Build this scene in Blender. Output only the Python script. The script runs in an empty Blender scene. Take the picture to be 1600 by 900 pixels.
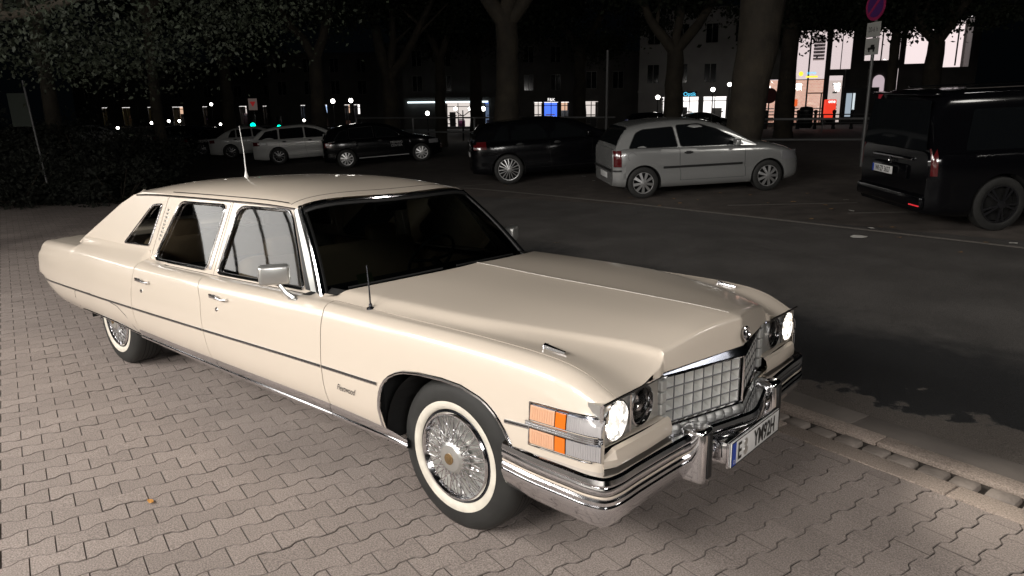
import bpy, bmesh, math, random
import numpy as np
from mathutils import Vector, Matrix
from mathutils.geometry import tessellate_polygon
random.seed(7); RNG = np.random.default_rng(7)
C = bpy.context.scene.collection
sc = bpy.context.scene
PI = math.pi

# ---------------------------------------------------------------- camera
FPX = 1131.07
CAM = np.array([6.0616, -3.0489, 1.78])
def frame(yaw, pit, rol):
    f = np.array([math.cos(yaw)*math.cos(pit), math.sin(yaw)*math.cos(pit), -math.sin(pit)])
    r = np.cross(f, [0, 0, 1]); r /= np.linalg.norm(r); u = np.cross(r, f)
    return r*math.cos(rol)+u*math.sin(rol), -r*math.sin(rol)+u*math.cos(rol), f
YAW, PIT, ROL = 2.2878, math.radians(14.15), -0.0108
cr, cu, cf = frame(YAW, PIT, ROL)
cam_d = bpy.data.cameras.new('camera'); cam = bpy.data.objects.new('camera', cam_d); C.objects.link(cam)
cam_d.sensor_width = 36; cam_d.lens = FPX/1600*36; cam_d.clip_start = .05; cam_d.clip_end = 900
cam.matrix_world = Matrix([[cr[0], cu[0], -cf[0], CAM[0]], [cr[1], cu[1], -cf[1], CAM[1]], [cr[2], cu[2], -cf[2], CAM[2]], [0, 0, 0, 1]])
sc.camera = cam
# the forecourt (and the limousine on it) falls gently away towards the gutter: its own frame
_r, _u, _f = frame(2.2878, .2160, -.0108)
_R = np.stack([cr, cu, cf], 1) @ np.stack([_r, _u, _f], 1).T
CAMC = np.array([6.0616, -3.0489, 1.814])
_t = CAM - _R @ CAMC
TILT = Matrix([[*_R[0], _t[0]], [*_R[1], _t[1]], [*_R[2], _t[2]], [0, 0, 0, 1]])
def tw(p): return _R @ np.array(p, float) + _t          # forecourt frame -> world
def at(px, py, dist):                                    # a far point: bearing and height angle, real distance in metres
    d = cf + cr*((px-800)/FPX) + cu*((450-py)/FPX)
    return CAM + d*dist/math.hypot(d[0], d[1])

# ---------------------------------------------------------------- world and light
w = bpy.data.worlds.new('World'); sc.world = w; w.use_nodes = True
nt = w.node_tree; bg = nt.nodes['Background']
sky = nt.nodes.new('ShaderNodeTexSky'); sky.sky_type = 'NISHITA'; sky.sun_disc = False
sky.sun_elevation = math.radians(-4); sky.sun_rotation = math.radians(200)
mxs = nt.nodes.new('ShaderNodeMix'); mxs.data_type = 'RGBA'; mxs.blend_type = 'MIX'; mxs.inputs[0].default_value = .93; mxs.inputs[7].default_value = (.030, .042, .055, 1)   # town glow on low cloud
nt.links.new(sky.outputs[0], mxs.inputs[6]); nt.links.new(mxs.outputs[2], bg.inputs[0]); bg.inputs[1].default_value = 0.022
def area(name, loc, tgt, sx, sy, watt, col):
    d = bpy.data.lights.new(name, 'AREA'); d.shape = 'RECTANGLE'; d.size = sx; d.size_y = sy; d.energy = watt; d.color = col
    o = bpy.data.objects.new(name, d); C.objects.link(o); o.location = loc
    o.rotation_euler = (Vector(tgt)-Vector(loc)).to_track_quat('-Z', 'Y').to_euler(); return o
area('canopy_light', (-1.5, -7.5, 4.6), (1.0, -1.5, .2), 5.0, 1.6, 620, (1, .95, .89))
area('canopy_light', (4.2, -8.0, 4.4), (4.4, -0.8, .3), 3.0, 1.2, 480, (1, .95, .89))
area('front_fill', (11.0, -5.0, 4.2), (4.8, -.2, .5), 2.5, 1.5, 300, (1, .96, .92)); area('wall_fill', (5, -12.6, .4), (5, -14, 3), 18.0, .3, 420, (1, .95, .9))  # unseen lamps added to brighten the car's front and the mirrored wall
area('road_fill', (13.0, 7.0, 7.5), (5.5, 5.0, 0), 1.5, 1.5, 170, (1, .95, .88))  # unseen overhead lamp added to lift the dark asphalt beside the car
vs = sc.view_settings; vs.view_transform = 'Standard'; vs.look = 'None'; vs.exposure = 0; vs.gamma = 1
sc.render.engine = 'CYCLES'
sc.cycles.max_bounces = 8; sc.cycles.transparent_max_bounces = 12; sc.cycles.use_denoising = True
sc.cycles.sample_clamp_indirect = 6; sc.cycles.caustics_reflective = False; sc.cycles.caustics_refractive = False

# ---------------------------------------------------------------- materials
def mat(name, col, rough=.6, metal=0, coat=0, emit=None, es=0, bump=None, var=None, spec=None, attr=False, coords='Object'):
    m = bpy.data.materials.new(name); m.use_nodes = True; n = m.node_tree.nodes; L = m.node_tree.links
    b = n['Principled BSDF']; b.inputs['Base Color'].default_value = (*col, 1); b.inputs['Roughness'].default_value = rough
    b.inputs['Metallic'].default_value = metal; b.inputs['Coat Weight'].default_value = coat; b.inputs['Coat Roughness'].default_value = .06
    if spec is not None: b.inputs['Specular IOR Level'].default_value = spec
    if emit: b.inputs['Emission Color'].default_value = (*emit, 1); b.inputs['Emission Strength'].default_value = es
    if bump or var:
        tc = n.new('ShaderNodeTexCoord')
    if var:   # (scale, amount[, detail])
        t = n.new('ShaderNodeTexNoise'); t.inputs['Scale'].default_value = var[0]; t.inputs['Detail'].default_value = 6
        L.new(tc.outputs[coords], t.inputs['Vector'])
        mr = n.new('ShaderNodeMapRange'); mr.inputs[1].default_value = .3; mr.inputs[2].default_value = .7
        mr.inputs[3].default_value = 1-var[1]; mr.inputs[4].default_value = 1+var[1]
        mx = n.new('ShaderNodeMix'); mx.data_type = 'RGBA'; mx.blend_type = 'MULTIPLY'; mx.inputs[0].default_value = 1
        mx.inputs[6].default_value = (*col, 1); L.new(t.outputs[0], mr.inputs[0]); L.new(mr.outputs[0], mx.inputs[7]); L.new(mx.outputs[2], b.inputs['Base Color'])
        m['mix'] = 1
        r2 = n.new('ShaderNodeMapRange'); r2.inputs[3].default_value = max(0.02, rough-.12); r2.inputs[4].default_value = min(1, rough+.12)
        L.new(t.outputs[0], r2.inputs[0]); L.new(r2.outputs[0], b.inputs['Roughness'])
    if bump:  # (scale, strength, distance)
        t = n.new('ShaderNodeTexNoise'); t.inputs['Scale'].default_value = bump[0]; t.inputs['Detail'].default_value = 5
        L.new(tc.outputs[coords], t.inputs['Vector'])
        bp = n.new('ShaderNodeBump'); bp.inputs['Strength'].default_value = bump[1]; bp.inputs['Distance'].default_value = bump[2]
        L.new(t.outputs[0], bp.inputs['Height']); L.new(bp.outputs[0], b.inputs['Normal'])
    return m
def emis(name, col, s):
    return mat(name, (0.02, .02, .02), .5, emit=col, es=s)
def glassmat(name, tint, rough=.02, ior=1.5):
    m = bpy.data.materials.new(name); m.use_nodes = True; n = m.node_tree.nodes; L = m.node_tree.links
    n.remove(n['Principled BSDF']); out = n['Material Output']
    t = n.new('ShaderNodeBsdfTransparent'); t.inputs[0].default_value = (*tint, 1)
    g = n.new('ShaderNodeBsdfGlossy'); g.inputs['Roughness'].default_value = rough; g.inputs[0].default_value = (1, 1, 1, 1)
    f = n.new('ShaderNodeFresnel'); f.inputs[0].default_value = ior; x = n.new('ShaderNodeMixShader')
    L.new(f.outputs[0], x.inputs[0]); L.new(t.outputs[0], x.inputs[1]); L.new(g.outputs[0], x.inputs[2]); L.new(x.outputs[0], out.inputs[0])
    return m

# ---------------------------------------------------------------- mesh helpers
def I(xs, ys):                                          # monotone cubic interpolation
    xs = np.array(xs, float); ys = np.array(ys, float); h = np.diff(xs); d = np.diff(ys)/h
    m = np.zeros(len(xs)); m[0] = d[0]; m[-1] = d[-1]
    for i in range(1, len(xs)-1):
        if d[i-1]*d[i] > 0:
            w1 = 2*h[i]+h[i-1]; w2 = h[i]+2*h[i-1]; m[i] = (w1+w2)/(w1/d[i-1]+w2/d[i])
    def f(x):
        x = min(max(x, xs[0]), xs[-1]); i = min(max(int(np.searchsorted(xs, x))-1, 0), len(h)-1); t = (x-xs[i])/h[i]
        return float((2*t**3-3*t*t+1)*ys[i]+(t**3-2*t*t+t)*h[i]*m[i]+(-2*t**3+3*t*t)*ys[i+1]+(t**3-t*t)*h[i]*m[i+1])
    return f
def Lin(xs, ys): return lambda x: float(np.interp(x, xs, ys))
def spline(K, n=6, closed=False):                       # Catmull-Rom through K (list of tuples)
    K = np.array(K, float); N = len(K); out = []
    if closed: P = np.vstack([K[-1], K, K[0], K[1]]); seg = N
    else: P = np.vstack([2*K[0]-K[1], K, 2*K[-1]-K[-2]]); seg = N-1
    for i in range(seg):
        p0, p1, p2, p3 = P[i:i+4]
        d1 = max(np.linalg.norm(p1-p0), 1e-6)**.5; d2 = max(np.linalg.norm(p2-p1), 1e-6)**.5; d3 = max(np.linalg.norm(p3-p2), 1e-6)**.5
        m1 = ((p1-p0)/d1-(p2-p0)/(d1+d2)+(p2-p1)/d2)*d2; m2 = ((p2-p1)/d2-(p3-p1)/(d2+d3)+(p3-p2)/d3)*d2
        for j in range(n):
            t = j/n; out.append((2*t**3-3*t*t+1)*p1+(t**3-2*t*t+t)*m1+(-2*t**3+3*t*t)*p2+(t**3-t*t)*m2)
    if not closed: out.append(K[-1])
    return np.array(out)
def rcorner(poly, r, n=4):                              # round the corners of a 2D polygon
    out = []; N = len(poly); rr = r if isinstance(r, (list, tuple)) else [r]*N
    for i in range(N):
        a, b, c = [np.array(poly[k % N], float) for k in (i-1, i, i+1)]
        u = a-b; v = c-b; lu = np.linalg.norm(u); lv = np.linalg.norm(v); q = min(rr[i], lu*.45, lv*.45)
        p1 = b+u/lu*q; p2 = b+v/lv*q
        if q < 1e-5: out.append(tuple(b)); continue
        for j in range(n+1):
            t = j/n; out.append(tuple((1-t)**2*p1+2*t*(1-t)*b+t*t*p2))
    return out
class MB:
    def __init__(s): s.V = []; s.F = []; s.I = []
    def add(s, v, f, mi=0):
        o = len(s.V); s.V += [tuple(map(float, p)) for p in v]; s.F += [tuple(i+o for i in q) for q in f]; s.I += [mi]*len(f); return s
    def grid(s, P, mi=0, closed=False):
        n = len(P); m = len(P[0]); v = [p for r in P for p in r]; f = []
        for i in range(n-1):
            for j in range(m if closed else m-1): k = (j+1) % m; f.append((i*m+j, i*m+k, (i+1)*m+k, (i+1)*m+j))
        return s.add(v, f, mi)
    def box(s, c, d, mi=0, rz=0, R=None):
        v = []
        for x in (-1, 1):
            for y in (-1, 1):
                for z in (-1, 1):
                    p = Vector((x*d[0]/2, y*d[1]/2, z*d[2]/2))
                    if rz: p = Matrix.Rotation(rz, 3, 'Z') @ p
                    if R is not None: p = R @ p
                    v.append((p.x+c[0], p.y+c[1], p.z+c[2]))
        return s.add(v, [(0, 1, 3, 2), (4, 6, 7, 5), (0, 4, 5, 1), (2, 3, 7, 6), (0, 2, 6, 4), (1, 5, 7, 3)], mi)
    def rbox(s, c, d, b=.01, mi=0, seg=2, R=None):
        bm = bmesh.new(); bmesh.ops.create_cube(bm, size=1); bmesh.ops.scale(bm, vec=d, verts=bm.verts)
        bmesh.ops.bevel(bm, geom=list(bm.edges), offset=min(b, min(d)*.49), segments=seg, affect='EDGES', profile=.5)
        if R is not None: bmesh.ops.rotate(bm, matrix=R, verts=bm.verts, cent=(0, 0, 0))
        bm.verts.index_update(); s.add([(v.co.x+c[0], v.co.y+c[1], v.co.z+c[2]) for v in bm.verts], [[v.index for v in f.verts] for f in bm.faces], mi); bm.free(); return s
    def tube(s, path, r, n=8, closed=False, mi=0, cap=True, sx=1.0):
        P = [Vector(p) for p in path]; N = len(P); rs = r if isinstance(r, (list, tuple)) else [r]*N; rings = []; up = None
        for i in range(N):
            a = P[i-1] if (i > 0 or closed) else P[i]; b = P[(i+1) % N] if (i < N-1 or closed) else P[i]
            t = (b-a).normalized()
            if up is None: up = t.orthogonal().normalized()
            up = (up-t*up.dot(t)); up = up.normalized() if up.length > 1e-6 else t.orthogonal().normalized(); q = t.cross(up)
            rings.append([P[i]+up*(math.cos(2*PI*k/n)*rs[i])+q*(math.sin(2*PI*k/n)*rs[i]*sx) for k in range(n)])
        if closed: rings.append(rings[0])
        s.grid(rings, mi, closed=True)
        if cap and not closed:
            o = len(s.V)-N*n; s.F.append(tuple(o+k for k in range(n))[::-1]); s.I.append(mi); o = len(s.V)-n; s.F.append(tuple(o+k for k in range(n))); s.I.append(mi)
        return s
    def lathe(s, prof, c=(0, 0, 0), ax=(0, 0, 1), n=32, mi=0, a0=0, a1=2*PI):
        ax = Vector(ax).normalized(); u = ax.orthogonal().normalized(); v = ax.cross(u); c = Vector(c); full = abs(a1-a0-2*PI) < 1e-6
        rings = [[c+ax*h+(u*math.cos(a0+(a1-a0)*k/n)+v*math.sin(a0+(a1-a0)*k/n))*max(r, 1e-5) for k in range(n if full else n+1)] for r, h in prof]
        return s.grid(rings, mi, closed=full)
    def poly(s, outer, holes=(), fn=lambda a, b: (a, b, 0), mi=0):
        loops = [[Vector((p[0], p[1], 0)) for p in outer]]+[[Vector((p[0], p[1], 0)) for p in h] for h in holes]
        flat = [p for l in loops for p in l]; tri = tessellate_polygon(loops)
        return s.add([fn(p.x, p.y) for p in flat], [tuple(t) for t in tri], mi)
    def prism(s, outer, fn0, fn1, holes=(), mi=0):
        s.poly(outer, holes, fn0, mi); s.poly(outer, holes, fn1, mi)
        for l in [outer]+list(holes):
            s.grid([[fn0(*p) for p in list(l)+[l[0]]], [fn1(*p) for p in list(l)+[l[0]]]], mi)
        return s
    def build(s, name, mats, parent=None, ang=35, solid=0, mirror=False, fix=True):
        me = bpy.data.meshes.new(name); me.from_pydata(s.V, [], s.F)
        if not isinstance(mats, (list, tuple)): mats = [mats]
        for m in mats: me.materials.append(m)
        if len(mats) > 1: me.polygons.foreach_set('material_index', s.I)
        me.update()
        if fix and len(s.F) < 60000:
            bm = bmesh.new(); bm.from_mesh(me); bmesh.ops.remove_doubles(bm, verts=bm.verts, dist=1e-5)
            bmesh.ops.recalc_face_normals(bm, faces=bm.faces); bm.to_mesh(me); bm.free()
        if ang: me.polygons.foreach_set('use_smooth', [True]*len(me.polygons)); me.set_sharp_from_angle(angle=math.radians(ang))
        o = bpy.data.objects.new(name, me); C.objects.link(o)
        if parent: o.parent = parent
        if solid:
            md = o.modifiers.new('s', 'SOLIDIFY'); md.thickness = solid; md.offset = 0
            if ang: me_ = o.modifiers.new('e', 'EDGE_SPLIT'); me_.split_angle = math.radians(max(ang, 30))
        return o
def mir(o, parent, name=None):                          # mirrored twin across y=0 (mesh copy with true geometry)
    me = o.data.copy(); n = len(me.vertices); a = np.empty(n*3); me.vertices.foreach_get('co', a); a[1::3] *= -1; me.vertices.foreach_set('co', a)
    me.flip_normals(); me.update(); p = bpy.data.objects.new(name or o.name.split('.')[0], me); C.objects.link(p); p.parent = parent
    for md in o.modifiers:
        q = p.modifiers.new(md.name, md.type)
        if md.type == 'SOLIDIFY': q.thickness = md.thickness; q.offset = md.offset
        else: q.split_angle = md.split_angle
    return p
def thing(name, label, cat, loc=(0, 0, 0), rz=0, group=None, mw=None):
    o = bpy.data.objects.new(name, None); C.objects.link(o); o.empty_display_size = .1
    if mw is not None: o.matrix_world = mw
    else: o.location = loc; o.rotation_euler = (0, 0, rz)
    o['label'] = label; o['category'] = cat
    if group: o['group'] = group
    return o
def tag(o, label, cat, group=None, kind=None):
    o['label'] = label; o['category'] = cat
    if group: o['group'] = group
    if kind: o['kind'] = kind
    return o
def struct(o): o['kind'] = 'structure'; return o
def text(s, name, m, parent, origin, xd, ud, h, ext=.001, shear=0, sx=1.0, align='CENTER', bold=0):
    cu_ = bpy.data.curves.new(name, 'FONT'); cu_.body = s; cu_.size = 1; cu_.extrude = 0; cu_.align_x = align; cu_.shear = shear; cu_.offset = bold
    t = bpy.data.objects.new('tmp', cu_); C.objects.link(t); bpy.context.view_layer.update()
    me = bpy.data.meshes.new_from_object(t.evaluated_get(bpy.context.evaluated_depsgraph_get())); bpy.data.objects.remove(t)
    xd = Vector(xd).normalized(); ud = Vector(ud).normalized(); nn = xd.cross(ud); k = h/.7
    for v in me.vertices:
        x, y, z = v.co; v.co = Vector(origin)+xd*(x*k*sx)+ud*(y*k)+nn*ext
    me.materials.clear(); me.materials.append(m); me.name = name
    o = bpy.data.objects.new(name, me); C.objects.link(o)
    if parent: o.parent = parent
    return o
def copy_tree(o, parent=None, loc=None, rz=None):
    c = o.copy(); C.objects.link(c)
    if parent is not None: c.parent = parent
    for ch in list(o.children): copy_tree(ch, c)
    if loc is not None: c.location = loc
    if rz is not None: c.rotation_euler[2] = rz
    return c

M = dict(
    paint=mat('cream_pearl_paint', (.66, .58, .49), .29, coat=.9),
    chrome=mat('chrome', (.78, .78, .80), .07, 1, var=(6, .05)),
    matte=mat('grille_metal', (.58, .58, .56), .42, .45), satin=mat('satin_silver_metal', (.62, .62, .60), .3, .8),
    darkchrome=mat('dark_chrome', (.14, .15, .18), .16, 1),
    black=mat('black_rubber', (.012, .012, .012), .5),
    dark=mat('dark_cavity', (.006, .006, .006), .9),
    tyre=mat('tyre_rubber', (.019, .019, .018), .66, bump=(120, .25, .002), var=(9, .25)),
    white=mat('white_sidewall', (.66, .62, .54), .55, var=(14, .12)),
    seat=mat('tan_leather', (.34, .25, .17), .6, bump=(30, .2, .01)),
    amber=mat('amber_lens', (.70, .15, .008), .25, coat=.6, emit=(1, .22, .01), es=.12),
    lens=mat('clear_ribbed_lens', (.40, .385, .39), .25, coat=1),
    peach=mat('warm_lit_lens', (.62, .37, .24), .3, coat=.6, emit=(1, .48, .25), es=.12),
    head_on=mat('lit_headlamp', (1, 1, 1), .2, emit=(1, .93, .80), es=22),
    plate=mat('plate_white', (.75, .75, .74), .4), ink=mat('plate_black', (.01, .01, .01), .5), blue=mat('plate_blue', (.01, .06, .42), .4),
    glass_ws=glassmat('tinted_windscreen', (.12, .14, .14)), glass=glassmat('side_glass', (.42, .43, .41)),
    lampglass=glassmat('lamp_glass', (.9, .9, .9)),
)

def lampfx(m):                                          # fluted glass: brighter and darker facets
    n = m.node_tree.nodes; L = m.node_tree.links; b = n['Principled BSDF']; tc = n.new('ShaderNodeTexCoord'); v = n.new('ShaderNodeTexVoronoi'); v.inputs['Scale'].default_value = 55
    mr = n.new('ShaderNodeMapRange'); mr.inputs[1].default_value = 0; mr.inputs[2].default_value = .6; mr.inputs[3].default_value = 16; mr.inputs[4].default_value = .55
    L.new(tc.outputs['Object'], v.inputs['Vector']); L.new(v.outputs['Distance'], mr.inputs[0]); L.new(mr.outputs[0], b.inputs['Emission Strength'])
lampfx(M['head_on'])

def finewear(m):                                        # faint dust on the lacquer: soft roughness drift only
    n = m.node_tree.nodes; L = m.node_tree.links; b = n['Principled BSDF']; tc = n.new('ShaderNodeTexCoord'); v = n.new('ShaderNodeTexNoise'); v.inputs['Scale'].default_value = 2.2; v.inputs['Detail'].default_value = 2
    mr = n.new('ShaderNodeMapRange'); mr.inputs[3].default_value = .25; mr.inputs[4].default_value = .36; L.new(tc.outputs['Object'], v.inputs['Vector']); L.new(v.outputs[0], mr.inputs[0]); L.new(mr.outputs[0], b.inputs['Roughness'])
finewear(M['paint'])
# ================================================================ the limousine (x forward, y left, z up, on the forecourt frame)
limo = thing('limousine', 'cream 1970s stretch limousine with lit headlamps parked on the block paving', 'car', mw=TILT)
W = I([-1.68, -1.5, -1.2, -.6, 0, 1.5, 3.2, 4.2, 4.5, 4.68], [.925, .94, .955, .97, .985, .995, .995, .99, .982, .972])
ZC = I([-1.7, -1.5, -1.0, -.3, .6, 1.5, 2.5, 3.0, 3.8, 4.2, 4.4, 4.53, 4.62, 4.68], [.846, .858, .876, .893, .895, .908, .93, .942, .942, .935, .922, .895, .855, .822])
ZB = I([-1.68, -1.5, -1.2, -.6, .6, 4.7], [.47, .39, .345, .335, .335, .335])
YSH = I([2.6, 3.0, 3.8, 4.2, 4.66], [.80, .79, .76, .67, .50]); ZSH = I([2.6, 3.0, 3.8, 4.2, 4.5, 4.66], [.972, .985, .978, .962, .942, .918])
ZT = I([2.6, 3.15, 3.64, 4.24, 4.7, 4.8], [1.05, 1.043, 1.025, 1.01, .990, .970])
ZV = I([2.6, 3.0, 3.8, 4.2, 4.4, 4.53, 4.62, 4.68], [.95, .962, .950, .935, .915, .888, .852, .822])
DROP = I([2.6, 4.2, 4.5, 4.66], [.012, .016, .03, .05]); ZTR = I([-1.7, .5, 1.6, 2.9, 3.4, 4.2, 4.7], [.505, .56, .588, .62, .628, .655, .682])
_cache = {}
CRN = I([-2, 4.58, 4.62, 4.65, 4.668, 4.676], [0, 0, .003, .009, .018, .032])
def sec(x):
    k = round(x, 4)
    if k in _cache: return _cache[k]
    w, c, b = W(x), ZC(x), ZB(x)
    v = w-CRN(x)
    K = [(v-.065, b), (v-.032, b+.055), (v-.012, b+.12), (v-.002, .55), (v, .64), (v-.006, .74), (v-.022, c-.085), (w-CRN(x)*.6-.045, c-.03), (w-.08, c-.005), (w-.115, c)]
    if -.72 < x < .95:
        q = 1 if x < .588 else max(0, .4*(1-(x-.588)/.3)); L2 = lambda p, r: (p[0]+(r[0]-p[0])*q, p[1]+(r[1]-p[1])*q)
        K[7] = L2(K[7], (w-.052, c-.028)); K[8] = L2(K[8], (w-.092, c+.006)); K[9] = L2(K[9], (w-.128, c+.034))
    if x > 2.7:
        ys, zs, zv, zt = YSH(x), ZSH(x), ZV(x), ZT(x); dr = DROP(x); m = (ys+w-.115)/2
        K += [(m, zv), (ys+.018, zs-dr*.62), (ys, zs), (ys-.022, zs+.004), (ys*.55, zs+.55*(zt-zs)+.004), (.05, zt-.003), (0, zt)]
    elif x < -.72:
        K += [(.78, c+.008), (.55, c+.02), (.25, c+.028), (0, c+.03)]
    else:
        q = 1 if x < .588 else max(0, .4*(1-(x-.588)/.3)); K += [(.85-.012*q, c-.002+.055*q), (.835-.018*q, c-.004+.082*q)]
    P = spline(K, 6); _cache[k] = P; return P
def cut(P, z0=None, y1=None, z1=None, y0=None):
    P = np.array(P); i0 = 0; a = None
    if z0 is not None:
        for i in range(len(P)-1):
            if P[i][1] <= z0 <= P[i+1][1]: t = (z0-P[i][1])/max(P[i+1][1]-P[i][1], 1e-9); a = P[i]+t*(P[i+1]-P[i]); i0 = i+1; break
    if y0 is not None:
        for i in range(9*6-12, len(P)-1):
            if P[i][0] >= y0 >= P[i+1][0]: t = (P[i][0]-y0)/max(P[i][0]-P[i+1][0], 1e-9); a = P[i]+t*(P[i+1]-P[i]); i0 = i+1; break
    Q = list(P[i0:]) if a is None else [a]+list(P[i0:])
    if y1 is not None:
        for i in range(len(Q)-1):
            if Q[i][1] > .75 and Q[i][0] >= y1 >= Q[i+1][0]: t = (Q[i][0]-y1)/max(Q[i][0]-Q[i+1][0], 1e-9); Q = Q[:i+1]+[Q[i]+t*(Q[i+1]-Q[i])]; break
    if z1 is not None:
        for i in range(len(Q)-1):
            if Q[i][1] <= z1 <= Q[i+1][1]: t = (z1-Q[i][1])/max(Q[i+1][1]-Q[i][1], 1e-9); Q = Q[:i+1]+[Q[i]+t*(Q[i+1]-Q[i])]; break
    return np.array(Q)
def resamp(Q, n):
    d = np.r_[0, np.cumsum(np.linalg.norm(np.diff(Q, axis=0), axis=1))]; t = np.linspace(0, d[-1], n)
    return np.stack([np.interp(t, d, Q[:, 0]), np.interp(t, d, Q[:, 1])], 1)
def yside(x, z):
    P = sec(x)[:50]; return float(np.interp(z, P[:, 1], P[:, 0]))
def panel(xl, xr, zb, y1=None, z1=None, nx=24, ns=34, y0=None, xs=None, sgn=-1, off=0):
    """grid of points between the edges xl(z), xr(z); column bottom zb(x)"""
    xl_ = xl if callable(xl) else (lambda z: xl); xr_ = xr if callable(xr) else (lambda z: xr)
    us = np.linspace(0, 1, nx) if xs is None else [(x-xl_(.6))/(xr_(.6)-xl_(.6)) for x in xs]
    cols = []
    for u in us:
        xm = xl_(.6)+u*(xr_(.6)-xl_(.6))
        Q = resamp(cut(sec(xm), z0=zb(xm) if zb else None, y1=y1, z1=z1, y0=y0), ns); col = []
        for j in range(ns):
            z = Q[j][1]; x = xl_(z)+u*(xr_(z)-xl_(z))
            R = Q if abs(x-xm) < 1e-4 else resamp(cut(sec(x), z0=zb(xm) if zb else None, y1=y1, z1=z1, y0=y0), ns)
            col.append((x, sgn*(R[j][0]+off), R[j][1]))
        cols.append(col)
    return cols
# panel gap lines
G1 = Lin([.38, .42, .59, .77, .90, 1.0], [.60, .585, .570, .60, .60, .62])      # rear door, rear edge
G2 = Lin([.36, .40, .61, .78, .86, .95], [1.76, 1.70, 1.66, 1.645, 1.59, 1.54])   # between the doors
G3 = Lin([.38, .52, .65, .90, .98], [2.98, 2.955, 2.95, 2.945, 2.91])            # front door, front edge
g = .003
DZ = lambda x: .385
ARCH = I([3.404, 3.407, 3.42, 3.442, 3.50, 3.60, 3.70, 3.85, 3.97, 4.08, 4.16, 4.22, 4.26, 4.30], [.39, .50, .575, .625, .685, .728, .742, .749, .744, .718, .675, .61, .555, .56])
def FB(x):
    if x < 3.4035: return .385
    if x < 4.30: return ARCH(x)
    return .555
def QB(x):
    if x < -.66: return ZB(x)
    if x < .33: return Lin([-.66, -.60, -.1, .25, .33], [ZB(-.66), .362, .372, .368, .345])(x)
    return .345
fx = sorted(list(np.linspace(2.957, 3.395, 12))+[3.402, 3.4045, 3.407, 3.412, 3.42, 3.43, 3.442, 3.46, 3.48]+list(np.linspace(3.5, 4.2, 30))+[4.22, 4.24, 4.26, 4.28, 4.30, 4.33]+list(np.linspace(4.36, 4.61, 12))+[4.62, 4.63, 4.64, 4.65, 4.657, 4.664, 4.669, 4.6735])
ff = MB().grid(panel(lambda z: G3(z)+g, 4.675, FB, y1=.872, xs=[G3(.6)+g]+fx[1:], ns=44)).build('front_fender', M['paint'], limo, 40, .003)
def front_return():                                      # nose return of the fender round the lamp
    a = panel(4.6749, 4.675, lambda x: .555, y1=.872, nx=2, ns=30)[1]
    return MB().grid([a, [(x-.0, y+.03, z-.004) for x, y, z in a]])
fr = mir(ff, limo)
# doors
for nm, a, b, n in (('rear_door', lambda z: G1(z)+g, lambda z: G2(z)-g, 26), ('front_door', lambda z: G2(z)+g, lambda z: G3(z)-g, 30)):
    m = MB().grid(panel(a, b, DZ, y1=.8375, nx=n, ns=38))
    # window frame in the tumblehome plane
    yp = lambda z: .838-.325*(z-.895)
    if nm == 'rear_door':
        out = [(.605, .888), (1.545, .903), (1.615, 1.383), (.74, 1.377), (.695, 1.345)]; hole = [(.675, .915), (1.455, .930), (1.545, 1.348), (.905, 1.335)]; rr = [.07, .03, .05, .06]
    else:
        out = [(1.552, .903), (2.80, .935), (2.375, 1.383), (1.622, 1.383)]; hole = [(1.605, .925), (2.575, .950), (2.30, 1.362), (1.70, 1.350)]; rr = [.03, .03, .06, .08]
    h = rcorner(hole, rr)
    m.poly(out, [h], lambda x, z: (x, -yp(z), z))
    d = m.build(nm, M['paint'], limo, 40, .003)
    t = MB().tube([(x, -yp(z)-.004, z) for x, z in h], .0095, 8, True).build('window_trim', M['chrome'], d)
    if nm == 'front_door':
        MB().poly([(2.592, .950), (2.775, .945), (2.372, 1.378), (2.318, 1.362)], (), lambda x, z: (x, -yp(z)-.004, z)).build('pillar_seal', M['black'], d, 0, .004); MB().poly([(2.650, .950), (2.735, .947), (2.358, 1.376), (2.332, 1.366)], (), lambda x, z: (x, -yp(z)-.009, z)).build('pillar_trim', M['satin'], d, 0, .005)
    else: MB().poly([(1.480, .935), (1.512, .935), (1.590, 1.36), (1.568, 1.36)], (), lambda x, z: (x, -yp(z)-.005, z)).build('pillar_trim', M['chrome'], d, 0, .004)
    rb = MB(); h2 = rcorner([((x-np.mean([p[0] for p in hole]))*.965+np.mean([p[0] for p in hole]), (z-1.14)*.955+1.14) for x, z in hole], rr)
    rb.poly(h, [h2], lambda x, z: (x, -yp(z)+.004, z)).build('window_seal', M['black'], d)
    gl = MB().poly(h2, (), lambda x, z: (x, -yp(z)+.010, z)).build('side_window', M['glass'], d, 0)
    # inner door card, seen through the glass
    x0, x1 = (.62, 1.64) if nm == 'rear_door' else (1.68, 2.9)
    MB().box(((x0+x1)/2, -.80, .66), (x1-x0, .04, .46)).build('door_card', M['seat'], d)
    # handle with its lock
    hx, hz = (.79, .793) if nm == 'rear_door' else (1.88, .828)
    hy = -yside(hx, hz)-.004
    hm = MB(); hm.rbox((hx-.045, hy-.018, hz+.004), (.085, .012, .026), .005); hm.tube([(hx-.08, hy, hz), (hx-.08, hy-.018, hz)], .008); hm.tube([(hx, hy-.016, hz), (hx+.06, hy-.020, hz-.004), (hx+.11, hy-.014, hz+.002)], [.009, .006, .007]); hm.tube([(hx+.10, hy+.01, hz), (hx+.10, hy-.014, hz)], .007)
    hm.lathe([(0, .006), (.012, .006), (.015, 0)], (hx-.02, -yside(hx, hz-.075), hz-.075), (0, -1, 0), 14)
    hm.build('door_handle', M['chrome'], d)
    dd = mir(d, limo)
    for ch in list(d.children):
        if ch.name.split('.')[0] not in ('door_handle',) or True: mir(ch, dd)
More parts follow.
